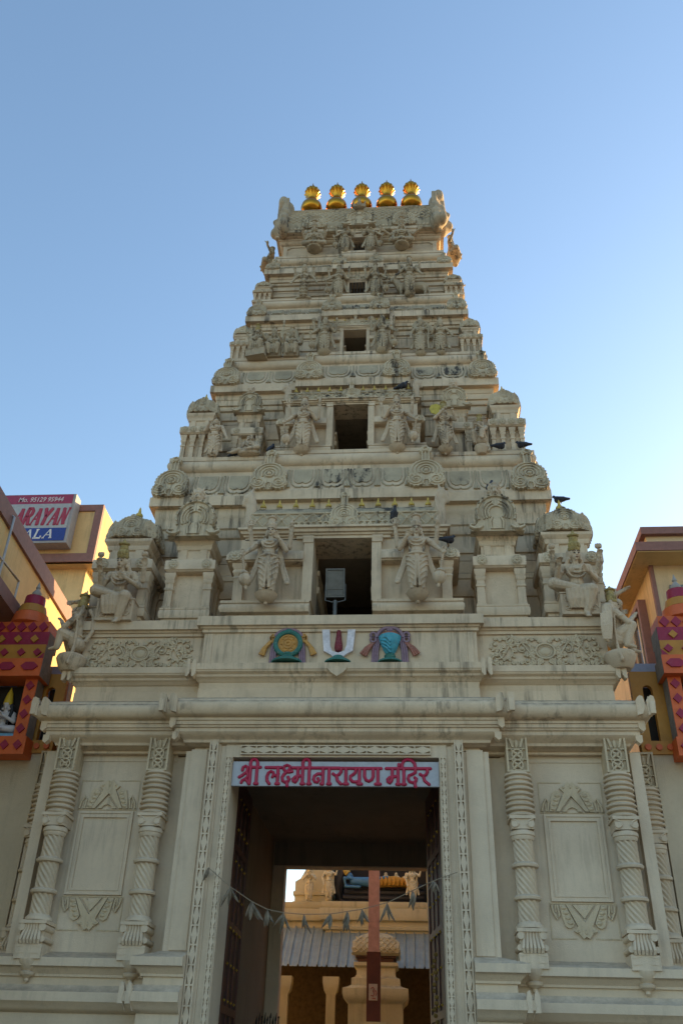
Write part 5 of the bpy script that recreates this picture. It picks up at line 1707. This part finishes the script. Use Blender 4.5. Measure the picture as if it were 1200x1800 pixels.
rb = MB()
rb.cap((-.05, 16.75, 7.2), (.55, 16.72, 7.22), .16, .17)
rb.cap((.55, 16.72, 7.22), (1.2, 16.75, 7.16), .16, .10)
for k in range(9):
    rb.tube([(.0 + .13 * k, 16.56, 7.34), (.03 + .13 * k, 16.54, 7.2), (.0 + .13 * k, 16.6, 7.07)], .03, 6)
link('orange_robe', remeshed('orange_robe', rb, .022, paint('orange_robe', (.52, .26, .03), .6, var=.2), 1), vb)
cr_ = MB(); cr_.lathe([(.1, 0), (.11, .05), (.07, .18), (.02, .24)], 12); o = cr_.build('crown', M['gilt'], vb); o.matrix_local = Matrix.Translation((-.93, 16.72, 7.44)) @ Matrix.Rotation(-.7, 4, 'Y')
CSTAT = paint('yellow_figures', (.60, .53, .34), .75, var=.15, bump=.4)
def court(m):
    torso(m, .5); stand_legs(m, .5)
    for s in (-1, 1):
        arm(m, .5, s, (s * .20, -.05, .63), (s * .05, -.15, .74))
def court2(m):
    torso(m, .5, True); stand_legs(m, .5, .02); sashes(m, .5, .8)
    arm(m, .5, 1, (.22, -.03, .70), (.28, -.06, .90)); arm(m, .5, -1, (-.2, -.03, .62), (-.17, -.08, .48))
for x, y, z, h, f, lab, pd in ((-2.12, 16.35, 6.55, 1.0, court, 'yellow figure with folded hands on the inner shrine, left', False), (-1.50, 16.25, 6.62, .98, court2, 'yellow woman with a raised arm left of the black serpent niche', True), (1.10, 16.2, 6.60, .98, court2, 'yellow woman with a raised arm in front of the serpent niche, right', False)):
    t = figure('shrine_figure', lab, (x, y, z), h, f, .5, CSTAT, 0, 'statue', (.8, 0) if pd else None)
    t['group'] = 'figures on the inner shrine'
for i in range(3):
    m = MB(); torso(m, .08); fold_leg(m, .08, -1, (-.22, -.1, .08), (0, -.18, .05)); fold_leg(m, .08, 1, (.22, -.1, .08), (0, -.18, .05))
    arm(m, .08, -1, (-.2, -.05, .2), (-.05, -.15, .3)); arm(m, .08, 1, (.2, -.05, .2), (.05, -.15, .3))
    o = link('seated_attendant', remeshed('carved_body', m, .014, CSTAT, 1), None, (.25 + .33 * i, 17.25, 7.25), None, .62)
    tag(o, 'small seated attendant behind the reclining deity, ' + ('first from the left', 'second from the left', 'last on the right')[i], 'statue', 'attendants behind the reclining deity')
m = MB(); m.box(1.55, 1.9, -.3, .35, 6.53, 7.4); m.build('pilaster', YEL, cy)
# corrugated sheet roof
TIN = paint('grey_sheet_roof', (.27, .325, .315), .45, .3, .12, .25, (.2, .18, .15), scale=3)
vs, fs = [], []
nx = 520
X0, X1 = -5.0, 5.0
for i in range(nx + 1):
    x = X0 + (X1 - X0) * i / nx
    ph = (x * 3.6) % 1.0
    h = .055 if ph < .14 else 0.0
    h += .012 if .5 < ph < .6 else 0
    vs += [(x, 15.0, 4.60 + h), (x, 16.42, 5.80 + h), (x, 15.0, 4.585 + h), (x, 16.42, 5.785 + h)]
for i in range(nx):
    a, b2 = 4 * i, 4 * i + 4
    fs += [(a, b2, b2 + 1, a + 1), (a + 2, a + 3, b2 + 3, b2 + 2), (a, a + 2, b2 + 2, b2)]
m = MB(); m.add(vs, fs)
tag(m.build('sheet_roof', TIN, None, 25), 'grey corrugated sheet awning in front of the inner shrine', 'awning')
# altar in front of it
al = thing('small_altar', (.08, 13.6, 0), 'small yellow altar with a netted dome standing before the sheet awning', 'altar')
m = MB()
m.sweep(rect(-.62, .62, 0, 1.2), [(.1, .05), (.1, .6), (.10, .7), (.10, 3.55), (.13, 3.6), (.22, 3.68), (.25, 3.80), (.25, 3.93), (.12, 3.97), (.03, 4.02), (.03, 4.18), (-.06, 4.22), (-.10, 4.28), (-.10, 4.45), (-.02, 4.5), (-.02, 4.58)])
m.build('body', YEL, al)
m = MB(); m.sweep(rect(-.48, .48, .1, 1.1), [(.0, 4.45), (.0, 4.68), (.06, 4.7), (.06, 4.74), (0, 4.75)]); m.build('dark_band', paint('altar_band', (.12, .06, .04), .7), al)
m = MB()
pr = [(.02, 4.74), (-.06, 4.80), (-.08, 4.92), (.02, 5.08), (.18, 5.22), (.36, 5.32), (.5, 5.36)]
for (ya, za), (yb_, zb_) in zip(pr, pr[1:]):
    wa, wb = .66 - max(0, ya) * .9 - (.04 if ya < 0 else 0), .66 - max(0, yb_) * .9
    m.add([(-wa, ya, za), (wa, ya, za), (wb, yb_, zb_), (-wb, yb_, zb_), (-wa, 1.2 - ya, za), (wa, 1.2 - ya, za), (wb, 1.2 - yb_, zb_), (-wb, 1.2 - yb_, zb_)], [(0, 1, 2, 3), (5, 4, 7, 6), (1, 5, 6, 2), (4, 0, 3, 7)])
m.build('dome', YEL, al, 30)
m = MB(); lattice(m, -.55, .55, [(y - .012, z) for y, z in pr[1:5]], 7, .016); m.build('dome_netting', YEL, al, 30)
for i, x in enumerate((-2.6, -1.25, 1.9, 3.2)):
    c = MB(); c.sweep(rect(-.13, .13, -.13, .13), [(.06, .05), (.06, .5), (0, .6), (0, 3.9), (.06, 4.0), (.1, 4.2), (.1, 4.35)])
    o = c.build('awning_pillar', YEL); o.location = (x, 15.3, 0)
    tag(o, ('ochre pillar under the sheet awning left of the altar, by the passage wall', 'ochre pillar under the sheet awning just left of the altar', 'ochre pillar under the sheet awning just right of the altar', 'ochre pillar under the sheet awning hidden by the right door leaf')[i], 'pillar', 'pillars under the awning')
# flag post
fp = thing('flag_post', (.14, 11.0, 0), 'square post, pink above and brown-red below, standing in the courtyard', 'post')
m = MB(); m.box(-.135, .135, -.135, .135, 4.5, 8.2); m.build('pink_shaft', paint('faded_pink', (.46, .27, .245), .7, var=.15, wear=.3, wear_col=(.3, .17, .15)), fp)
m = MB(); m.box(-.165, .165, -.165, .165, 2.98, 4.5); m.build('red_base', paint('brown_red', (.10, .026, .016), .6, var=.15), fp)
m = MB(); m.box(-.5, .5, -.5, .5, .05, 2.9); m.box(-.3, .3, -.3, .3, 2.9, 3.0); m.build('plinth', YEL, fp)
m = MB(); m.box(-.11, .10, -.175, -.168, 3.45, 3.80); m.build('notice', paint('notice_pale', (.45, .36, .30), .7), fp)
m = MB()
for pts in ([(-.06, 3.70), (-.01, 3.73), (.02, 3.69), (-.01, 3.64), (.03, 3.60), (.0, 3.54), (-.06, 3.56)], [(.02, 3.64), (.06, 3.66), (.08, 3.60), (.06, 3.55)], [(-.03, 3.50), (.05, 3.49)]):
    m.tube([(x, -.178, z) for x, z in pts], .010, 5)
m.build('notice_sign', paint('notice_red', (.30, .03, .03), .6), fp)
# iron gate tips low in the passage
ig = MB()
for i in range(9):
    x = -1.40 + .045 * i
    ig.tube([(x, 3.0, .1), (x, 3.0, 2.50 + .04 * (i % 3))], .010, 5)
    ig.cap((x, 3.0, 2.50 + .04 * (i % 3)), (x + .01, 3.0, 2.59 + .05 * (i % 2)), .018, .004, 6)
ig.tube([(-1.42, 3.0, 2.40), (-1.0, 3.0, 2.40)], .012, 5)
tag(ig.build('folded_iron_gate', M['soot_and_shade']), 'tips of a dark iron gate folded against the left passage wall', 'gate')

# ---------------------------------------------------------------- side walls and painted wall shrines
ORANGE = paint('orange_paint', (.60, .12, .03), .5, var=.1, wear=.10, wear_col=(.55, .3, .2), scale=5)
MAROON = paint('maroon_paint', (.28, .015, .05), .5, var=.15, wear=.12, wear_col=(.4, .2, .2), scale=5)
MUST = paint('mustard_paint', (.44, .20, .03), .55, var=.12, wear=.08, wear_col=(.5, .4, .2), scale=5)
GREYP = paint('grey_plaster', (.22, .20, .18), .8, var=.2)
BLUEW = paint('blue_wash', (.40, .43, .55), .8, var=.15)
SIDEW = plaster('side_wall_render', (.58, .48, .34), .3, .3, .3)
def side(sx):
    nm = 'left' if sx < 0 else 'right'
    w = MB(Matrix.Scale(sx, 4, (1, 0, 0)))
    w.box(4.97, 16, .93, 1.6, 0, 6.2)
    tag(w.build('boundary_wall', SIDEW), 'plain plastered boundary wall ' + ('left' if sx < 0 else 'right') + ' of the gateway tower, below the painted shrine', 'wall')
    a = thing('arched_parapet', (sx * 4.9, .95, 6.2), 'mustard wall with a tall slit arch ' + ('left' if sx < 0 else 'right') + ' of the tower, beside the orange shrine', 'wall')
    m = MB(Matrix.Scale(sx, 4, (1, 0, 0)))
    x0, x1 = .08, .235
    zt = 1.10
    m.box(-.10, x0, 0, .10, .22, 1.42)
    m.box(x1, .78, 0, .10, .22, 1.42)
    m.prism([(x0, 1.42)] + [(x0 + (x1 - x0) / 2 - (x1 - x0) / 2 * cos(radians(t)), zt + (x1 - x0) / 2 * sin(radians(t))) for t in range(0, 181, 15)] + [(x1, 1.42)], .002, .098)
    m.build('arch_wall', MUST, a)
    m = MB(Matrix.Scale(sx, 4, (1, 0, 0))); m.box(-.10, .80, -.06, .11, .0, .215); m.build('base_rail', MUST, a)
    for i in range(3):
        d = MB(); d.tube([(0, -.005, 0), (0, .03, 0)], .05, 16)
        link('orange_boss', d.mesh('orange_boss', ORANGE, 40), a, (sx * (.0 + .17 * i), -.085, .11))
    m = MB(Matrix.Scale(sx, 4, (1, 0, 0))); m.box(.05, .30, .30, .32, .2, 1.25); m.build('slit_shade_backing', M['soot_and_shade'], a)  # added sheet, its black colour stands for shade behind the slit
    b2 = MB(Matrix.Scale(sx, 4, (1, 0, 0))); b2.box(4.98, 7.5, 1.5, 1.7, 6.4, 8.0); tag(b2.build('blue_washed_wall', BLUEW), 'pale blue washed wall just behind the mustard arch, ' + ('left' if sx < 0 else 'right') + ' side', 'wall')
    # the shrine itself
    cx = -5.70 if sx < 0 else 5.83
    s = thing('painted_wall_shrine', (cx, .60, 6.08), 'orange and maroon stepped wall shrine ' + ('left of the tower, a crowned white figure inside' if sx < 0 else 'right of the tower, below the beige house'), 'shrine')
    def dia(parent, x, z, y, w_, h_, mat, hexa=False):
        q = MB()
        p = [(-w_, 0), (-w_ * .5, -h_), (w_ * .5, -h_), (w_, 0), (w_ * .5, h_), (-w_ * .5, h_)] if hexa else [(-w_, 0), (0, -h_), (w_, 0), (0, h_)]
        q.prism(p, -.03, .0)
        link('diamond', q.mesh('diamond', mat, 0), parent, (x, y, z))
    bd = link('base_band', None, s)
    m = MB(); m.box(-.56, .56, -.02, .32, 0, .30); m.build('band', ORANGE, bd)
    for x in (-.44, -.22, 0, .22, .44): dia(bd, x, .15, -.022, .075, .085, MAROON)
    for e in (-1, 1):
        p = link('pillar', None, s)
        m = MB(); m.box(e * .42 - .105, e * .42 + .105, .0, .30, .30, 1.30); m.build('shaft', ORANGE, p)
        m = MB(); m.box(e * .42 - .107, e * .42 + .107, .02, .302, .302, 1.298); m.build('side_face', GREYP, p)
        for k in range(4): dia(p, e * .42, .43 + .25 * k, -.001, .075, .085, MAROON)
    m = MB(); m.box(-.315, .315, .34, .36, .3, 1.3); m.build('niche_back', M['soot_and_shade'], s)
    m = MB(); m.box(-.31, .31, .03, .33, .30, .36); m.build('niche_floor', paint('sky_blue_paint', (.16, .38, .55), .6), s)
    e1 = link('lower_beam', None, s)
    m = MB(); m.box(-.60, .60, -.16, .30, 1.30, 1.62); m.build('beam', ORANGE, e1)
    m = MB(); m.box(-.602, .602, -.14, .302, 1.305, 1.618); m.build('beam_side', GREYP, e1)
    for x in (-.4, 0, .4): dia(e1, x, 1.47, -.162, .15, .07, MAROON, True)
    e2 = link('middle_band', None, s)
    m = MB(); m.box(-.56, .56, -.06, .31, 1.62, 1.92); m.build('band', MUST, e2)
    m = MB(); m.box(-.562, .562, -.04, .312, 1.622, 1.918); m.build('band_side', GREYP, e2)
    for x in (-.44, -.15, .15, .44): dia(e2, x, 1.77, -.062, .075, .075, MAROON)
    for q in (-1, 1):
        dd = MB(); dd.prism([(q * .559, 1.625), (q * .42, 1.625), (q * .559, 1.76)], -.075, -.055); dd.build('corner_triangle', MAROON, e2, 0)
    e3 = link('upper_band', None, s)
    m = MB(); m.box(-.54, .54, .02, .44, 1.92, 2.20); m.build('band', MAROON, e3)
    m = MB(); m.box(-.542, .542, .04, .442, 1.922, 2.198); m.build('band_side', GREYP, e3)
    for x in (-.30, 0, .30): dia(e3, x, 2.06, .018, .075, .075, MUST)
    e4 = link('chequered_band', None, s)
    m = MB(); m.box(-.49, .49, .06, .56, 2.20, 2.42); m.build('band', ORANGE, e4)
    for x in (-.39, -.195, 0, .195, .39): dia(e4, x, 2.31, .058, .085, .1, MAROON)
    for nm_, mt, r0, r1, z0, z1 in (('orange_drum', ORANGE, .34, .30, 2.42, 2.64), ('mustard_drum', MUST, .27, .22, 2.64, 2.82), ('maroon_drum', MAROON, .19, .17, 2.82, 3.02)):
        m = MB(); m.lathe([(r0 - .03, z0), (r0, z0 + .02), (r1 + .01, z1 - .005), (r1 - .02, z1)], 14, (0, .31, 0)); m.build(nm_, mt, s, 40)
    m = MB(); m.lathe([(.05, 3.02), (.085, 3.07), (.085, 3.12), (.05, 3.17), (.03, 3.2), (.045, 3.23), (.02, 3.30), (.005, 3.36)], 14, (0, .31, 0)); m.build('finial', paint('weathered_finial', (.32, .30, .27), .7), s)
    return s
side(-1)
side(1)
# crowned figure in the left wall shrine
def niche_body(m):
    torso(m, .08)
    for s in (-1, 1):
        fold_leg(m, .08, s, (s * .22, -.1, .06), (s * .0, -.19, .05))
        arm(m, .08, s, (s * .19, -.05, .20), (s * .05, -.15, .27))
nf = thing('niche_figure', (-5.70, .80, 6.47), 'white seated figure with a tall yellow crown inside the left painted shrine', 'statue')
m = MB(); niche_body(m); link('painted_body', remeshed('painted_body', m, .011, paint('white_figure', (.55, .50, .48), .5, var=.1), 1), nf, None, None, 1.05)
hr = MB()
for e in (-1, 1):
    hr.cap((e * .065, .02, .49), (e * .11, .01, .33), .045, .03)
    hr.cap((e * .12, -.05, .36), (e * .10, -.10, .16), .03, .02)
hr.ell((0, .04, .47), (.07, .05, .09), 10, 8)
link('hair_and_stole', remeshed('hair_and_stole', hr, .011, paint('black_hair', (.02, .02, .022), .5), 1), nf, None, None, 1.05)
m = MB(); m.lathe([(.075, .52), (.08, .56), (.07, .64), (.045, .74), (.02, .80), (.005, .84)], 16, (0, .01, 0)); m.build('crown', paint('yellow_crown', (.55, .38, .03), .5), nf)

# ---------------------------------------------------------------- neighbouring buildings
WALLY = plaster('yellow_house_wall', (.70, .51, .24), .35, .25, .3)
TRIM = paint('brown_trim', (.23, .12, .10), .7, var=.12)
lb = thing('yellow_house', (-6.28, 0, 0), 'yellow house with brown coping along the left edge, its wall half in sun', 'house', None, .06)
def lbx(name, mat, *boxes):
    m = MB()
    for b_ in boxes: m.box(*b_)
    return m.build(name, mat, lb)
lbx('wall', WALLY, (-8, 0, -4, 12.0, 0, 10.3))
lbx('coping', TRIM, (-8.1, .06, -4.1, 12.1, 10.3, 10.66))
lbx('sunshade', TRIM, (.002, .40, -3.8, 1.15, 8.66, 8.92))
pp = MB()
pp.tube([(-6.2, .30, 8.3), (-6.2, .30, 10.5), (-6.3, .30, 10.56)], .025, 8)
pp.tube([(-6.2, 1.08, 8.3), (-6.2, 1.08, 9.56), (-6.2, -.6, 9.56)], .025, 8)
o = pp.build('pipe_rail', paint('galvanised_pipe', (.42, .42, .42), .4, .6, .15)); tag(o, 'thin bent grey pipe railing along the wall of the yellow house', 'railing')
fb_ = thing('signboard_building', (-11, 12, 0), 'taller yellow building with brown-framed parapet behind the left house, carrying the signboard', 'building')
def fbx(name, mat, *boxes):
    m = MB(Matrix.Translation((11, -12, 0)))
    for b_ in boxes: m.box(*b_)
    return m.build(name, mat, fb_)
fbx('wall', WALLY, (-22, -9.75, 12.45, 22, 0, 16.3))
fbx('parapet', WALLY, (-22, -9.40, 12.0, 22, 16.3, 18.55))
fbx('parapet_frame', TRIM, (-22, -9.66, 11.94, 12.1, 16.30, 16.62), (-22, -9.66, 11.94, 12.1, 18.33, 18.58), (-9.66, -9.39, 11.94, 12.1, 16.30, 18.58))
sb = thing('hotel_signboard', (-11.9, 11.7, 17.75), 'lightbox signboard banded maroon, white and blue on the parapet of the yellow building', 'signboard')
m = MB(); m.box(-2.2, 1.66, -.22, .24, -.98, .98); m.build('box', paint('sign_casing', (.30, .29, .28), .6), sb)
m = MB(); m.box(-2.17, 1.56, -.235, -.222, .58, .96); m.build('maroon_strip', paint('sign_maroon', (.30, .03, .075), .5), sb)
m = MB(); m.box(-2.17, 1.56, -.236, -.223, -.40, .579); m.build('white_strip', paint('sign_white', (.36, .37, .36), .5), sb)
m = MB(); m.box(-2.17, 1.56, -.2355, -.2225, -.90, -.401); m.build('blue_strip', paint('sign_blue', (.015, .04, .22), .5), sb)
def text(s, x, z, size, mat, name, xs=1.0, shear=0.25, bold=.012):
    c = bpy.data.curves.new(name, 'FONT')
    c.body = s
    c.size = size
    c.shear = shear
    c.offset = bold
    c.extrude = .006
    o = bpy.data.objects.new(name, c)
    COL.objects.link(o)
    dg = bpy.context.evaluated_depsgraph_get()
    me = bpy.data.meshes.new_from_object(o.evaluated_get(dg))
    bpy.data.objects.remove(o)
    me.materials.clear(); me.materials.append(mat)
    link(name, me, sb, (x, -.245, z), (pi / 2, 0, 0), (xs, 1, 1))
def serif_strokes(word, x, z, h, w, mat, name):
    """heavy slanted capitals with serifs"""
    G = {'A': [[(0, 0), (.5, 1)], [(.5, 1), (1, 0)], [(.2, .35), (.8, .35)], [(-.15, 0), (.2, 0)], [(.75, 0), (1.15, 0)]],
         'R': [[(.15, 0), (.15, 1)], [(0, 1), (.6, 1), (.85, .85), (.85, .65), (.6, .5), (.15, .5)], [(.5, .5), (.95, 0)], [(0, 0), (.35, 0)], [(.85, 0), (1.08, 0)]],
         'Y': [[(0, 1), (.5, .48)], [(1, 1), (.5, .48)], [(.5, .48), (.5, 0)], [(-.12, 1), (.2, 1)], [(.8, 1), (1.12, 1)], [(.3, 0), (.7, 0)]],
         'N': [[(.12, 0), (.12, 1)], [(.12, 1), (.9, 0)], [(.9, 0), (.9, 1)], [(-.05, 1), (.2, 1)], [(-.05, 0), (.3, 0)], [(.72, 1), (1.08, 1)]],
         'L': [[(.2, 0), (.2, 1)], [(.0, 1), (.42, 1)], [(0, 0), (.9, 0), (.95, .25)]]}
    m = MB()
    for i, ch in enumerate(word):
        for st_ in G[ch]:
            thin = (len(st_) == 2 and abs(st_[0][1] - st_[1][1]) < .01) or (ch == 'A' and st_[0] == (0, 0)) or (ch == 'N' and st_[0][0] == st_[1][0])
            m.tube([(x + i * w * 1.32 + p * w + q * h * .22, -.24, z + q * h) for p, q in st_], (.030 if thin else .062) * h / .62, 6, False, .35)
    m.build(name, mat, sb, 30)
serif_strokes('ARAYAN', -.36, -.27, .66, .235, paint('sign_letter_red', (.33, .03, .06), .5), 'red_lettering')
serif_strokes('ALA', .12, -.80, .34, .265, paint('sign_letter_white', (.6, .6, .58), .5), 'white_lettering')
text('Mo. 95129 95944', -.36, .67, .26, paint('sign_number_pale', (.6, .5, .5), .5), 'telephone_number', .86, .2, .003)

rb_ = thing('beige_house', (6.5, 3.6, 0), 'beige house with wide brown eaves on the right, its window framed in brown', 'house')
def rbx(name, mat, *boxes):
    m = MB(Matrix.Translation((-6.5, -3.6, 0)))
    for b_ in boxes: m.box(*b_)
    return m.build(name, mat, rb_)
PEACH = plaster('peach_wall', (.70, .54, .33), .3, .25, .3)
rbx('wall', PEACH, (6.27, 16, 3.62, 26, 0, 11.17))  # unseen rear length stretched back to keep sun off the courtyard
rbx('eave_slab', TRIM, (5.87, 16, 3.0, 26.3, 11.17, 11.38))
rbx('eave_soffit', WALLY, (5.90, 15.9, 3.03, 26.2, 11.15, 11.169))
rbx('upper_parapet', PEACH, (6.14, 16, 3.1, 26, 11.38, 11.56))
rbx('upper_coping', TRIM, (6.03, 16, 2.98, 26.1, 11.56, 11.73))
rbx('corner_strip', TRIM, (6.245, 6.33, 3.595, 3.70, 0, 11.15))
wd = link('side_window', None, rb_)
m = MB(Matrix.Translation((-6.5, -3.6, 0)))
y0, y1, z0, z1 = 4.5, 5.7, 8.9, 10.62
m.box(6.10, 6.30, y0 - .12, y0, z0 - .1, z1 + .12); m.box(6.10, 6.30, y1, y1 + .12, z0 - .1, z1 + .12); m.box(6.10, 6.30, y0, y1, z1, z1 + .12); m.box(6.10, 6.30, y0, y1, z0 - .1, z0)
m.build('window_frame', TRIM, wd)
m = MB(Matrix.Translation((-6.5, -3.6, 0)))
m.box(6.235, 6.262, y0, y1, z0, z1); m.build('glass', paint('dull_window', (.10, .10, .09), .15, var=.1, bump=0, spec=.6), wd)
m = MB(Matrix.Translation((-6.5, -3.6, 0)))
m.box(6.215, 6.235, y0, y0 + .3, z0, z1); m.box(6.215, 6.235, y1 - .12, y1, z0, z1); m.box(6.216, 6.234, y0 + .55, y0 + .62, z0, z1); m.build('shutter_frame', paint('cream_frame', (.6, .5, .38), .6), wd)
fw = link('front_window', None, rb_)
m = MB(Matrix.Translation((-6.5, -3.6, 0)))
m.box(6.60, 7.9, 3.60, 3.618, 9.3, 10.60); m.build('glass', paint('dark_window', (.035, .045, .05), .12, var=.1, bump=0, spec=.6), fw)
m = MB(Matrix.Translation((-6.5, -3.6, 0)))
m.box(6.58, 6.66, 3.57, 3.64, 9.3, 10.66); m.box(6.66, 7.9, 3.57, 3.64, 10.60, 10.66); m.box(6.66, 7.9, 3.58, 3.63, 10.28, 10.33); m.box(7.1, 7.15, 3.58, 3.63, 9.3, 10.28)
m.build('window_frame', paint('grey_frame', (.18, .19, .18), .5), fw)
